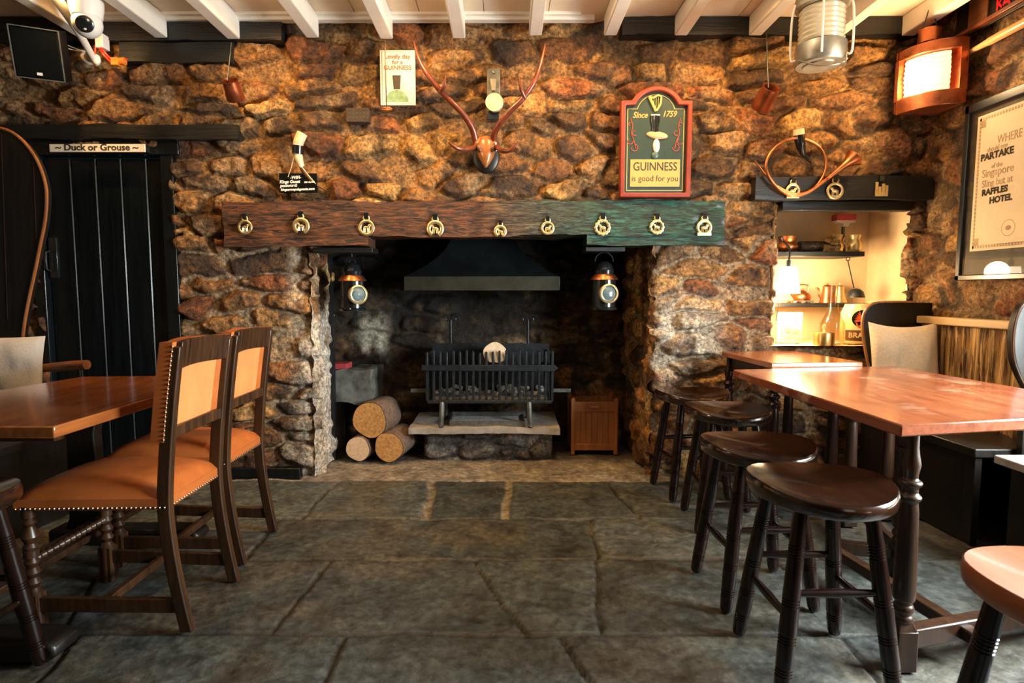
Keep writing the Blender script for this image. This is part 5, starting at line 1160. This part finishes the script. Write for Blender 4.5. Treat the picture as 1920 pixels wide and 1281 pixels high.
# ================================================================== RIGHT WALL
t = thing('framed_poster', 'large framed cream hotel poster on the right wall', 'picture', (2.42, 2.8, 1.2)); FX = 2.405
A_, B2 = atx(1814, 200, FX), atx(1812, 526, FX); y1 = A_.y; z1, z0 = A_.z, B2.z; y0 = y1 - 0.74
b = MB(); fr = [(y0, z0), (y1, z0), (y1, z1), (y0, z1)]
for q in ((y0, y1, z0, z0 + 0.028), (y0, y1, z1 - 0.045, z1), (y0, y0 + 0.03, z0, z1), (y1 - 0.03, y1, z0, z1)): b.box(FX - 0.012, FX + 0.02, q[0], q[1], q[2], q[3])
obj('frame', b, plain('blue_black_frame', (0.012, 0.018, 0.022), 0.3, 0, 0.2, 20, 0, 0.5, 0.3), t, bevel=0.004)
b = MB(); b.box(FX + 0.006, FX + 0.02, y0 + 0.01, y1 - 0.01, z0 + 0.01, z1 - 0.01); obj('dark_mount', b, plain('dark_mount_card', (0.05, 0.04, 0.025), 0.6), t)
py1 = atx(1828, 300, FX).y; pz1, pz0 = atx(1828, 222, FX).z, atx(1828, 471, FX).z; py0 = y0 + 0.07
b = MB(); b.box(FX + 0.003, FX + 0.006, py0, py1, pz0, pz1); obj('paper', b, M_PAPER, t)
xt = FX + 0.0022
b = MB(); n_ = 34
for i in range(n_):
    y = py1 - 0.020 - (py1 - py0 - 0.04) * i / (n_ - 1); z = pz0 + 0.02 + (pz1 - pz0 - 0.04) * i / (n_ - 1)
    for zz in (pz0 + 0.02, pz1 - 0.02): b.box(xt, FX + 0.004, y - 0.005, y + 0.005, zz - 0.007, zz + 0.007)
    for yy in (py1 - 0.02, py0 + 0.02): b.box(xt, FX + 0.004, yy - 0.005, yy + 0.005, z - 0.008, z + 0.008)
for y, z in ((py1 - 0.04, pz1 - 0.045), (py1 - 0.04, pz0 + 0.045), (py0 + 0.04, pz1 - 0.045), (py0 + 0.04, pz0 + 0.045)): b.box(xt, FX + 0.004, y - 0.013, y + 0.013, z - 0.018, z + 0.018)
obj('border', b, M_TANINK, t)
def wt(body, px, py, sz, mat, xs=1.0, bold=0.0, al='LEFT'):
    p = atx(px, py, FX); text('lettering', body, sz, (xt, p.y, p.z), mat, t, wall='right', align=al, xs=xs, bold=bold)
wt('WHERE else', 1869, 263, 0.058, M_TANINK, 0.72)
wt('should one', 1850, 282, 0.034, M_TANINK, 0.8)
wt('PARTAKE', 1838, 298, 0.046, M_INK, 1.0, 0.002)
wt('of the', 1858, 312, 0.034, M_TANINK, 0.8)
wt('Singapore', 1840, 328, 0.056, M_TANINK, 0.85)
wt('Sling but at', 1840, 347, 0.052, M_TANINK, 0.78)
wt('RAFFLES', 1840, 363, 0.042, M_INK, 1.0, 0.002)
wt('HOTEL', 1854, 377, 0.042, M_INK, 1.0, 0.002)
p = atx(1889, 427, FX); b = MB(); RYm = Matrix.Rotation(PI / 2, 3, 'Y'); b.ring((xt + 0.001, p.y, p.z), 0.038, 0.002, 28, 6, RYm, fl=0.4); b.ell((xt + 0.001, p.y, p.z), (0.001, 0.018, 0.012), 12, 6); obj('crest', b, M_TANINK, t)
b = MB(); b.box(xt, FX + 0.004, p.y - 0.10, p.y + 0.06, p.z - 0.075, p.z - 0.072).box(xt, FX + 0.004, p.y - 0.08, p.y + 0.04, p.z - 0.086, p.z - 0.083); obj('small_print', b, M_TANINK, t)
# printed waiter: plain dark figure with a tray
q = atx(1917, 300, FX); b = MB(); yc, zc = q.y - 0.135, q.z - 0.08
b.ell((xt + 0.001, yc, zc + 0.19), (0.001, 0.028, 0.034), 14, 8); b.prism([(yc - 0.05, zc - 0.04), (yc + 0.045, zc - 0.04), (yc + 0.06, zc + 0.13), (yc + 0.03, zc + 0.155), (yc - 0.03, zc + 0.155), (yc - 0.06, zc + 0.12)], xt, FX + 0.004, 'yz')
b.prism([(yc - 0.045, zc - 0.30), (yc - 0.008, zc - 0.30), (yc - 0.002, zc - 0.04), (yc - 0.05, zc - 0.04)], xt, FX + 0.004, 'yz'); b.prism([(yc + 0.008, zc - 0.30), (yc + 0.045, zc - 0.30), (yc + 0.048, zc - 0.04), (yc + 0.002, zc - 0.04)], xt, FX + 0.004, 'yz')
b.prism([(yc + 0.05, zc + 0.13), (yc + 0.10, zc + 0.05), (yc + 0.125, zc + 0.08), (yc + 0.11, zc + 0.09), (yc + 0.07, zc + 0.145)], xt, FX + 0.004, 'yz'); obj('printed_figure', b, M_INK, t)
b = MB(); b.box(FX - 0.004, FX - 0.002, y0 + 0.028, y1 - 0.028, z0 + 0.026, z1 - 0.04); obj('glass_pane', b, M_PANE, t)
# billiard-like pole
p0, p1, p2 = atx(1793, 111, 2.40), atx(1853, 79, 2.40), atx(2010, -6, 2.40); b = MB(); b.tube([p0, p1, p1 + (p2 - p1) * 0.02, p2], [0.006, 0.017, 0.020, 0.024], 14)
t = obj('wooden_pole', b, plain('pale_varnished_pole', (0.62, 0.34, 0.14), 0.3, 0, 0.15, 10), None); tag(t, 'tapered pale wooden pole fixed high along the right wall', 'pole')
t = thing('wall_sign', 'dark wooden sign with red letters and a brown panel high on the right wall', 'sign', atx(1870, 30, 2.40))
q0, q1 = atx(1790, 74, 2.40), atx(2000, -48, 2.40); b = MB(); b.bar(q0, q1, 0.03, 0.02); obj('lower_rail', b, M_DKCOPPER if False else wood('red_brown_rail', (0.10, 0.025, 0.010), (0.26, 0.07, 0.025), 'y', 0.3), t, bevel=0.002)
q = atx(1818, 20, 2.41); q2 = atx(1853, 20, 2.41); zz0 = atx(1836, 44, 2.41).z; b = MB(); b.box(2.405, 2.42, q2.y, q.y, zz0, zz0 + 0.15); obj('brown_panel', b, wood('brown_panel_wood', (0.14, 0.045, 0.015), (0.26, 0.10, 0.03), 'y', 0.4), t, bevel=0.002)
b = MB(); b.box(2.415, 2.43, atx(2000, 0, 2.41).y, atx(1790, 60, 2.41).y, zz0 - 0.03, zz0 + 0.19); obj('sign_board', b, M_DARKWOOD, t, bevel=0.002)
for ch, px, py in (('K', 1874, 8), ('A', 1886, 2)):
    p = atx(px, py, 2.41); text('lettering', ch, 0.075, (2.4125, p.y, p.z), plain('red_letter_paint', (0.60, 0.01, 0.02), 0.4), t, wall='right', bold=0.002)

# ================================================================== SETTLES AND CUSHIONS
def cushion(name, lab, c, w_, h_, th, mat, lean, rz, group=None, sag=0.10):
    n = 26; t = tag_o = None; vs = []; fs = []
    for sgn in (1, -1):
        base = len(vs)
        for j in range(n + 1):
            for i in range(n + 1):
                u, v = 2 * i / n - 1, 2 * j / n - 1
                f = max(0, (1 - abs(u) ** 2.6)) ** 0.5 * max(0, (1 - abs(v) ** 2.6)) ** 0.5
                uu = u * (1 - 0.06 * (1 - v * v)); vv = v * (1 - sag * (1 - u * u) * (1.2 if v > 0 else 0.3))
                wr = 0.012 * (float(fbm(np.array([u * 2.4 + 5]), np.array([v * 1.6]), 17, 3)[0]) - 0.5) * f * 4
                vs.append((uu * w_ / 2, sgn * th / 2 * f + wr, vv * h_ / 2))
        for j in range(n):
            for i in range(n):
                q = (base + j * (n + 1) + i, base + j * (n + 1) + i + 1, base + (j + 1) * (n + 1) + i + 1, base + (j + 1) * (n + 1) + i); fs.append(q if sgn < 0 else q[::-1])
    R = Matrix.Rotation(rz, 3, 'Z') @ Matrix.Rotation(lean, 3, 'X'); c = Vector(c); b = MB(); b.add([R @ Vector(p) for p in vs], fs)
    o = obj(name, b, mat, None, angle=180); o.location = c; tag(o, lab, 'cushion', group); return o
def arcpts(pts, n=8): return [(p.x, p.y) for p in spline([(a, q, 0) for a, q in pts], n)]
# left settle
t = thing('settle', 'tall dark curved settle at the left wall beside the door', 'settle', (-2.5, 2.6, 0))
YS = 3.0
prof = [at(x, y, YS) for x, y in ((-75, 234), (-20, 238), (10, 243), (34, 256), (56, 279), (73, 307), (85, 342), (88, 372), (85, 415), (76, 460), (66, 510), (55, 560), (46, 610), (42, 650), (40, 690))]
prof = [(p.x, p.y) for p in spline([(p.x, p.z, 0) for p in prof], 4)]
poly = prof + [(prof[-1][0], 0.0), (-2.86, 0.0), (-2.86, prof[0][1])]
b = MB(); b.prism(poly[::-1], YS, YS + 0.03); obj('end_panel', b, M_DARKWOOD, t)
b = MB(); b.tube([(x, YS - 0.002, z) for x, z in prof], 0.008, 8); obj('edge_trim', b, wood('lit_edge_wood', (0.16, 0.05, 0.015), (0.36, 0.13, 0.035), 'z', 0.3), t)  # edge coloured orange to stand in for warm light along the dark wood
b = MB()
for px in (2, 62): b.bar(at(px, 290 if px == 62 else 250, YS - 0.001), at(px + (6 if px == 62 else 12), 600 if px == 2 else 450, YS - 0.001), 0.003, 0.003)
obj('bead', b, M_LEGWOOD, t)
pa, pb = at(50, 692, 2.97), at(163, 684, 2.90); b = MB(); b.tube(spline([(-2.84, 2.97, pa.z), pa, (pa * 0.4 + pb * 0.6), pb], 5), lerpl([0.020, 0.022, 0.022, 0.026, 0.024], 16), 12); obj('arm', b, wood('lit_arm_wood', (0.14, 0.045, 0.015), (0.36, 0.14, 0.04), 'x', 0.3), t)  # arm given a brighter wood colour, as if light fell on it
b = MB(); q = at(148, 700, 2.92); b.rod((q.x, 2.92, 0.0), (q.x, 2.92, pb.z - 0.015), 0.013); obj('arm_post', b, M_DARKWOOD, t)
b = MB(); b.box(-2.86, -2.20, 1.9, 2.99, 0.40, 0.44); obj('seat', b, M_DARKWOOD, t, bevel=0.005)
b = MB(); b.box(-2.25, -2.22, 1.92, 2.98, 0.0, 0.40); obj('seat_front', b, M_DARKWOOD, t)
b = MB(); b.box(-2.89, -2.86, 1.9, 3.02, 0.0, 1.90); obj('back_panel', b, M_DARKWOOD, t)
cushion('cushion', 'off white linen cushion on the tall left settle', (at(-12, 680, 2.86).x, 2.86, 0.675), 0.46, 0.46, 0.13, M_LINENW, -0.12, 0.08, None, 0.03)
# right settle
t = thing('settle', 'low dark settle with a ribbed back along the right wall', 'settle', (2.25, 3.0, 0)); YE = 3.36
ppx = [(1720, 568), (1660, 568), (1642, 570), (1630, 577), (1622, 592), (1620, 612), (1623, 640), (1628, 670), (1634, 700), (1634, 730)]
prof = [(p.x, p.y) for p in spline([(at(x, y, YE).x, at(x, y, YE).z, 0) for x, y in ppx], 4)]
b = MB(); b.prism([(2.44, prof[0][1])] + prof + [(prof[-1][0], 0.0), (2.44, 0.0)], YE, YE + 0.03); obj('end_panel', b, M_DARKWOOD, t)
b = MB(); b.tube([(x, YE + 0.012, z) for x, z in prof], 0.011, 8); obj('edge_trim', b, wood('settle_edge_wood', (0.10, 0.04, 0.015), (0.40, 0.18, 0.06), 'z', 0.3), t)
zr0, zr1 = atx(1725, 606, 2.38).z, atx(1725, 592, 2.38).z
b = MB(); b.box(2.352, 2.41, 2.50, 3.36, zr0, zr1); obj('top_rail', b, wood('lit_top_rail', (0.42, 0.26, 0.11), (0.62, 0.42, 0.2), 'y', 0.35), t, bevel=0.006)  # rail colour lightened to carry the light on its top
# ribbed back: real grooves
yy = np.arange(2.50, 3.36, 0.0035); zz = np.arange(0.44, zr0, 0.02); Yg, Zg = np.meshgrid(yy, zz)
gr = fbm(Yg * 60 + 0.6 * fbm(Yg * 9, Zg * 7, 401, 3) * 4, Zg * 2.2, 402, 3)
Xg = 2.372 + 0.020 * sstep(0.35, 0.62, gr)
mesh_obj('back_panel', grid_mesh('back_panel', np.stack([Xg, Yg, Zg], -1)[:, ::-1], None, None), M_RIBBED, t, True, angle=180)
b = MB(); b.box(2.395, 2.42, 2.50, 3.36, 0.0, zr0); obj('back_frame', b, M_DARKWOOD, t)
b = MB(); b.box(2.04, 2.40, 2.50, 3.36, 0.40, 0.44); obj('seat', b, M_DARKWOOD, t, bevel=0.005)
b = MB(); b.box(2.06, 2.09, 2.52, 3.35, 0.0, 0.40); obj('seat_front', b, M_DARKWOOD, t)
ppx = [(1945, 560), (1925, 566), (1912, 580), (1903, 606), (1899, 640), (1902, 676), (1912, 704), (1925, 730)]; YN = 2.46
prof = [(p.x, p.y) for p in spline([(at(x, y, YN).x, at(x, y, YN).z, 0) for x, y in ppx], 4)]
b = MB(); b.prism([(2.43, prof[0][1])] + prof + [(prof[-1][0], 0.0), (2.43, 0.0)], YN, YN + 0.03); obj('end_panel', b, M_DARKWOOD, t)
b = MB(); b.tube([(x, YN - 0.002, z) for x, z in prof], 0.006, 8); obj('edge_trim', b, M_CHAIRWOOD, t)
cushion('cushion', 'oatmeal linen cushion propped in the corner of the right settle', (at(1703, 655, 3.18).x, 3.20, 0.712), 0.345, 0.50, 0.12, M_LINEN, -0.24, -0.22, None, 0.10)
t = thing('added_bench', 'added low bench, its top coloured pale as if window lit, beside the worn table', 'bench', (2.3, 1.9, 0)); b = MB(); b.box(2.02, 2.45, 1.3, 2.38, 0.415, 0.45); obj('seat', b, M_CREAM, t, bevel=0.006)  # bench is added; its pale top stands in for window light on a seat
b = MB(); b.box(2.08, 2.44, 1.34, 2.36, 0.0, 0.415); obj('base', b, M_DARKWOOD, t)  # base of the added bench

# ================================================================== STOOLS
def make_stool(label, seat_mat, loc, rz):
    t = thing('bar_stool', label, 'stool', loc, rz, 'dished wooden stools')
    H_ = 0.575; n = 44; m = 12; b = MB(); vs = []
    def rimz(a): return 0.010 * math.cos(2 * a) - 0.004
    def seat_r(a): return 0.198 * (1 + 0.07 * abs(math.sin(a)) ** 2)
    rings = []
    for k in range(m + 1):                                   # dished top, rim to centre
        q = k / m; row = []
        for i in range(n):
            a = 2 * PI * i / n; r = seat_r(a) * (0.975 - 0.975 * q) if q > 0 else seat_r(a) * 0.975
            z = H_ + rimz(a) * (1 - q) - 0.024 * (1 - (1 - q) ** 2.2) * 1.0
            row.append((max(r, 1e-4) * math.cos(a), max(r, 1e-4) * math.sin(a), z))
        rings.append(row)
    outer = []
    for rr, dz in ((0.62, -0.052), (0.94, -0.050), (0.99, -0.042), (1.0, -0.02), (0.995, -0.006)):
        outer.append([(seat_r(2 * PI * i / n) * rr * math.cos(2 * PI * i / n), seat_r(2 * PI * i / n) * rr * math.sin(2 * PI * i / n), H_ + rimz(2 * PI * i / n) * (0.5 if dz < -0.03 else 1) + dz) for i in range(n)])
    allr = outer + rings; vs = [p for r_ in allr for p in r_]
    fs = [(j * n + i, j * n + (i + 1) % n, (j + 1) * n + (i + 1) % n, (j + 1) * n + i) for j in range(len(allr) - 1) for i in range(n)] + [tuple(range(n - 1, -1, -1))]
    b.add(vs, fs); obj('seat', b, seat_mat, t, False, angle=50)
    prof = [(0.0, 0.017), (0.05, 0.0185)]
    def beads(t0, k, r): 
        out = []
        for i in range(k): out += [(t0 + i * 0.016, r), (t0 + i * 0.016 + 0.003, r * 0.86), (t0 + i * 0.016 + 0.006, r * 0.86), (t0 + i * 0.016 + 0.009, r)]
        return out
    prof += [(0.16, 0.020)] + beads(0.20, 5, 0.0215) + [(0.30, 0.022), (0.46, 0.0235)] + beads(0.48, 3, 0.0235) + [(0.55, 0.024), (0.66, 0.024)] + beads(0.675, 3, 0.0235) + [(0.74, 0.0235), (0.83, 0.023)] + beads(0.845, 3, 0.0225) + [(0.90, 0.0225), (0.965, 0.021), (0.99, 0.017), (1.0, 0.010)]
    feet = {}
    for sx in (-1, 1):
        for sy in (-1, 1):
            p0 = Vector((sx * 0.098, sy * 0.098, H_ - 0.05)); p1 = Vector((sx * 0.158, sy * 0.150, 0.0)); feet[sx, sy] = (p0, p1)
            b = MB(); b.turned(p0, p1, prof, 16); obj('leg', b, M_STOOL, t, False)
    for (k0, k1, z) in (((-1, -1), (-1, 1), 0.215), ((1, -1), (1, 1), 0.215), ((-1, -1), (1, -1), 0.285), ((-1, 1), (1, 1), 0.285)):
        f = 1 - z / (H_ - 0.05); a, c = feet[k0][0].lerp(feet[k0][1], f), feet[k1][0].lerp(feet[k1][1], f)
        b = MB(); b.turned(a, c, [(0, 0.009), (0.12, 0.010), (0.5, 0.0135), (0.88, 0.010), (1, 0.009)], 12); obj('stretcher', b, M_STOOL, t, False)
    return t
s0 = make_stool('dark dished stool at the near left corner of the worn table, frontmost of its row', M_SEATWOOD, (0.922, 1.690, 0), 0.0)
dup(s0, (0.925, 2.125, 0), 0.03, 'dark dished stool second from the camera along the worn table')
dup(s0, (1.065, 2.780, 0), -0.08, 'dark dished stool third from the camera along the worn table')
dup(s0, (1.035, 3.225, 0), 0.10, 'dark dished stool closest to the right fireplace pier')
dup(s0, (-1.560, 1.535, 0), 0.0, 'dark stool half cut off by the left photo edge at the veneered table')
make_stool('stool with its seat coloured orange as if lit, cut off at the bottom right corner of the photo', M_PALESEAT, (atz(1877, 1110, 0.575).x + 0.20, atz(1877, 1110, 0.575).y + 0.02, 0), 0.0)

# ================================================================== LEATHER CHAIRS
def make_chair(label, loc, rz):
    """local: faces -x, rear posts at +x, width along y"""
    t = thing('leather_chair', label, 'chair', loc, rz, 'tan leather chairs at the veneered table')
    W = 0.168
    def post_x(z): return 0.225 + 0.055 * max(0, (0.42 - z) / 0.42) ** 1.6 + 0.062 * max(0, (z - 0.42) / 0.53) ** 1.4
    for sy in (-1, 1):
        pts = [(post_x(z), z) for z in np.linspace(0, 0.948, 22)]; hw = [0.021 - 0.004 * abs(z - 0.45) for _, z in pts]
        poly = [(x - h, z) for (x, z), h in zip(pts, hw)] + [(x + h, z) for (x, z), h in reversed(list(zip(pts, hw)))]
        b = MB(); b.prism(poly[::-1], sy * W - 0.015, sy * W + 0.015); obj('rear_leg', b, M_CHAIRWOOD, t, False, bevel=0.004)
        b = MB(); p0, p1 = Vector((-0.215, sy * 0.178, 0.43)), Vector((-0.215, sy * 0.178, 0.0))
        pr = [(0, 0.020), (0.09, 0.020), (0.10, 0.014), (0.13, 0.022), (0.16, 0.014), (0.19, 0.019), (0.24, 0.026), (0.29, 0.016), (0.32, 0.022), (0.34, 0.019), (0.345, 0.022), (0.40, 0.022), (0.405, 0.015), (0.44, 0.022), (0.48, 0.015), (0.52, 0.024), (0.56, 0.015), (0.60, 0.024), (0.64, 0.015), (0.67, 0.022), (0.68, 0.026), (1.0, 0.026)]
        b.turned(p0, p1, pr, 16); b.box(-0.238, -0.192, sy * 0.178 - 0.023, sy * 0.178 + 0.023, 0.0, 0.135); obj('front_leg', b, M_CHAIRWOOD, t, False)
        b = MB(); b.bar((-0.205, sy * 0.178, 0.098), (post_x(0.09), sy * W, 0.088), 0.020, 0.048); obj('side_stretcher', b, M_CHAIRWOOD, t, False, bevel=0.003)
    pr = []; k = 26
    for i in range(k + 1): pr.append((i / k, 0.009 + (0.006 if i % 2 else 0)))
    b = MB(); b.turned((-0.215, -0.17, 0.245), (-0.215, 0.17, 0.245), pr, 12); obj('front_stretcher', b, M_CHAIRWOOD, t, False)
    b = MB(); b.bar((0.0, -0.173, 0.088), (0.0, 0.173, 0.088), 0.022, 0.03); obj('cross_stretcher', b, M_CHAIRWOOD, t, False, bevel=0.003)
    # seat cushion: domed leather
    n = 20; vs = []; fs = []
    for j in range(n + 1):
        for i in range(n + 1):
            u, v = 2 * i / n - 1, 2 * j / n - 1; f = (max(0, 1 - abs(u) ** 3.5)) ** 0.5 * (max(0, 1 - abs(v) ** 3.5)) ** 0.5
            vs.append((-0.005 + u * 0.243, v * (0.196 - 0.014 * (u + 1) / 2), 0.452 + 0.062 * f))
    for j in range(n):
        for i in range(n): fs.append((j * (n + 1) + i, j * (n + 1) + i + 1, (j + 1) * (n + 1) + i + 1, (j + 1) * (n + 1) + i))
    b = MB(); b.add(vs, fs); e = [(-0.248, -0.196), (0.238, -0.182), (0.238, 0.182), (-0.248, 0.196)]; b.prism(e, 0.418, 0.454, 'xy'); so = obj('seat', b, M_LEATHER, t, False, angle=60)
    b = MB()
    for (x0, y0), (x1, y1) in zip(e, e[1:] + e[:1]):
        d = Vector((x1 - x0, y1 - y0, 0)); nn = int(d.length / 0.0150); nr = Vector((d.y, -d.x, 0)).normalized()
        for i in range(nn): p = Vector((x0, y0, 0)) + d * ((i + 0.5) / nn) + nr * 0.001; b.ell((p.x, p.y, 0.424), (0.0042, 0.0042, 0.0042), 6, 4)
    obj('stud_trim', b, M_STUD, so, False)
    # back: leather pad wrapped over the front of the posts
    zs = np.linspace(0.64, 0.955, 14); ys_ = np.linspace(-1, 1, 13); vs = []; fs = []
    for layer, off in ((0, -0.040), (1, -0.006)):
        for z in zs:
            for v in ys_:
                cv = 0.022 * (v * v) if layer == 0 else 0.020 * (v * v)
                puff = 0.012 * (1 - v * v) if layer == 0 else 0
                vs.append((post_x(z) + off - puff - 0.016 + cv, v * (W + 0.017 if layer == 0 else W - 0.012), z + 0.012 * (1 - v * v) * ((z - 0.64) / 0.315)))
    K = len(ys_); R_ = len(zs); base = R_ * K
    for L in (0, 1):
        for j in range(R_ - 1):
            for i in range(K - 1):
                q = (L * base + j * K + i, L * base + j * K + i + 1, L * base + (j + 1) * K + i + 1, L * base + (j + 1) * K + i); fs.append(q[::-1] if L == 0 else q)
    for j in range(R_ - 1):
        fs += [(j * K, (j + 1) * K, base + (j + 1) * K, base + j * K), (j * K + K - 1, base + j * K + K - 1, base + (j + 1) * K + K - 1, (j + 1) * K + K - 1)]
    for i in range(K - 1):
        fs += [(i, base + i, base + i + 1, i + 1), ((R_ - 1) * K + i, (R_ - 1) * K + i + 1, base + (R_ - 1) * K + i + 1, base + (R_ - 1) * K + i)]
    b = MB(); b.add(vs, fs)
    for sy in (-1, 1):    # leather lapped round the sides of the posts
        pts = [(post_x(z), z) for z in np.linspace(0.64, 0.962, 12)]
        b.prism(([(x - 0.046, z) for x, z in pts] + [(x - 0.004, z) for x, z in reversed(pts)])[::-1], sy * W - 0.0185, sy * W + 0.0185)
    bo = obj('back_pad', b, M_LEATHER, t, False, angle=60)
    b = MB()
    for i in range(7): pass
    vs = []; fs = []
    for z in zs:
        for v in ys_: vs.append((post_x(z) - 0.005 + 0.012 * v * v - 0.012, v * (W - 0.010), z))
    for j in range(R_ - 1):
        for i in range(K - 1): fs.append((j * K + i, j * K + i + 1, (j + 1) * K + i + 1, (j + 1) * K + i))
    b = MB(); b.add(vs, fs); obj('back_lining', b, M_LEATHERBACK, bo, False, angle=60)['label'] = 'paler leather lining of the chair back'
    for sy in (-1, 1):
        b = MB()
        for z in np.arange(0.648, 0.955, 0.0150): b.ell((post_x(z) - 0.004, sy * (W + 0.019), z), (0.0045, 0.0032, 0.0045), 6, 4)
        obj('stud_trim', b, M_STUD, bo, False)
    for nm, z0, z1 in (('top_rail', 0.872, 0.962), ('lower_rail', 0.645, 0.685)):
        b = MB(); vs = []; m_ = 12
        for i in range(m_ + 1):
            v = 2 * i / m_ - 1; bow = -0.022 * (1 - v * v); up = 0.004 * (1 - v * v) if nm == 'top_rail' else -0.008 * (1 - v * v)
            for dx, z in ((-0.008, z0 + up), (0.014, z0 + up), (0.012, z1 + up), (-0.010, z1 + up)): vs.append((post_x(z) + dx + bow + 0.004, v * (W - 0.004), z))
        fs = [(i * 4 + j, (i + 1) * 4 + j, (i + 1) * 4 + (j + 1) % 4, i * 4 + (j + 1) % 4) for i in range(m_) for j in range(4)] + [(0, 1, 2, 3), (m_ * 4 + 3, m_ * 4 + 2, m_ * 4 + 1, m_ * 4)]
        b.add(vs, fs); obj(nm, b, M_CHAIRWOOD, t, False, bevel=0.003)
    return t
c0_ = make_chair('tan leather chair nearer the camera, its whole seat in view', (-1.335, 2.030, 0), 0.0)
dup(c0_, (-1.372, 2.510, 0), 0.0, 'tan leather chair behind the first, nearer the fireplace pier')

# ================================================================== TABLES
def quad_top(mb, cs, z0, z1, ch=0.004):
    n = len(cs); c = [Vector((x, y, 0)) for x, y in cs]; m = sum(c, Vector()) / n
    mb.prism(cs, z0, z1, 'xy')
t = thing('veneered_table', 'orange veneered table at the left with dark trestle feet', 'table', (-1.6, 2.1, 0))
b = MB(); quad_top(b, [(-1.248, 1.595), (-1.240, 2.60), (-1.86, 2.56), (-2.02, 1.60)][::-1], 0.716, 0.750); obj('tabletop', b, M_TABLE, t, bevel=0.004)
b = MB(); b.box(-1.93, -1.30, 1.66, 1.70, 0.690, 0.716); obj('bearer', b, M_LEGWOOD, t, bevel=0.003)
b = MB(); b.box(-1.93, -1.30, 2.48, 2.52, 0.690, 0.716); obj('bearer', b, M_LEGWOOD, t, bevel=0.003)
for y in (1.735, 2.56):
    b = MB(); b.prism([(-2.02, 0.0), (-1.39, 0.0), (-1.362, 0.018), (-1.355, 0.04), (-1.37, 0.062), (-1.42, 0.072), (-2.02, 0.072)], y - 0.055, y + 0.055); obj('foot', b, M_DARKWOOD, t, bevel=0.012)
    b = MB(); b.prism([(-1.96, 0.07), (-1.78, 0.07), (-1.80, 0.12), (-1.81, 0.5), (-1.77, 0.70), (-1.97, 0.70), (-1.93, 0.5), (-1.94, 0.12)], y - 0.03, y + 0.03); obj('trestle_post', b, M_DARKWOOD, t, bevel=0.006)
b = MB(); b.box(-1.72, -1.61, 1.76, 2.53, 0.155, 0.180); obj('foot_rail', b, M_LEGWOOD, t, bevel=0.004)
# worn table
t = thing('worn_table', 'large worn mahogany table at the right on turned legs', 'table', (1.6, 2.2, 0))
b = MB(); quad_top(b, [(1.106, 1.615), (1.093, 2.796), (1.95, 2.93), (2.03, 1.80)][::-1], 0.714, 0.750); obj('tabletop', b, M_TABLE_R, t, bevel=0.005)
tp = [(0, 0.016), (0.06, 0.016), (0.09, 0.019), (0.13, 0.024), (0.17, 0.019), (0.19, 0.018), (0.20, 0.030), (0.215, 0.030), (0.225, 0.021), (0.25, 0.021), (0.26, 0.030), (0.275, 0.030), (0.285, 0.022), (0.33, 0.025), (0.66, 0.030), (0.70, 0.029), (0.715, 0.020), (0.73, 0.028), (0.75, 0.028), (0.76, 0.020), (0.775, 0.028), (0.79, 0.028), (0.80, 0.022), (0.83, 0.028), (1.0, 0.028)]
def table_leg(x, y, tt, zt=0.714, mat=M_LEGWOOD):
    b = MB(); b.turned((x, y, zt), (x, y, 0), tp, 18); h = 0.031
    b.prism([(x - h, y - h), (x + h, y - h), (x + h, y + h), (x - h, y + h)], 0.0, 0.125, 'xy'); b.lathe([(h * 1.35, 0.125), (0.026, 0.155)], (x, y, 0), 4, Matrix.Rotation(PI / 4, 3, 'Z')); return obj('leg', b, mat, tt, bevel=0.004)
pB, pC = atz(1683, 1086, 0), atz(1588, 984, 0)
LA = (1.182, 1.672)
for x, y in (LA, (pB.x, pB.y), (pC.x, pC.y), (1.92, 1.86), (1.88, 2.83)): table_leg(x, y, t)
for i, (p0, p1, w_, h_) in enumerate((((LA[0], LA[1], 0.092), (1.92, 1.86, 0.092), 0.045, 0.06), (tuple(atz(1568, 1036, 0.09)), tuple(atz(1838, 1202, 0.09)), 0.045, 0.04), ((atz(1560, 1022, 0.10).x, atz(1560, 1022, 0.10).y, 0.10), (pB.x, pB.y + 0.01, 0.10), 0.035, 0.05), ((pB.x, pB.y, 0.12), (pC.x, pC.y, 0.12), 0.03, 0.045))):
    b = MB(); b.bar(p0, p1, w_, h_); obj('stretcher', b, M_LEGWOOD, t, bevel=0.006)
b = MB(); b.box(1.24, 1.90, 1.90, 1.94, 0.665, 0.714); obj('bearer', b, M_DARKWOOD, t, bevel=0.003)
b = MB(); b.box(1.24, 1.86, 2.62, 2.66, 0.665, 0.714); obj('bearer', b, M_DARKWOOD, t, bevel=0.003)
# far table
t = thing('far_table', 'smaller wooden table standing against the stone pier below the alcove', 'table', (1.5, 3.2, 0)); z = 0.772
f = lambda px, py: (atz(px, py, z).x, min(3.455, atz(px, py, z).y))
b = MB(); quad_top(b, [f(1447, 681), f(1340, 655), (1.72, 3.455), f(1618, 679)][::-1], z - 0.03, z); obj('tabletop', b, M_TABLE, t, bevel=0.003)
for x, y in ((1.375, 2.97), (1.305, 3.40), (1.70, 3.0), (1.66, 3.40)): table_leg(x, y, t, z - 0.03, M_STOOL)
b = MB(); b.box(1.31, 1.36, 2.97, 3.40, 0.66, z - 0.03); obj('apron', b, M_DARKWOOD, t, bevel=0.003)
b = MB(); b.bar((1.375, 2.97, 0.10), (1.305, 3.40, 0.10), 0.03, 0.045); obj('stretcher', b, M_STOOL, t, bevel=0.004)
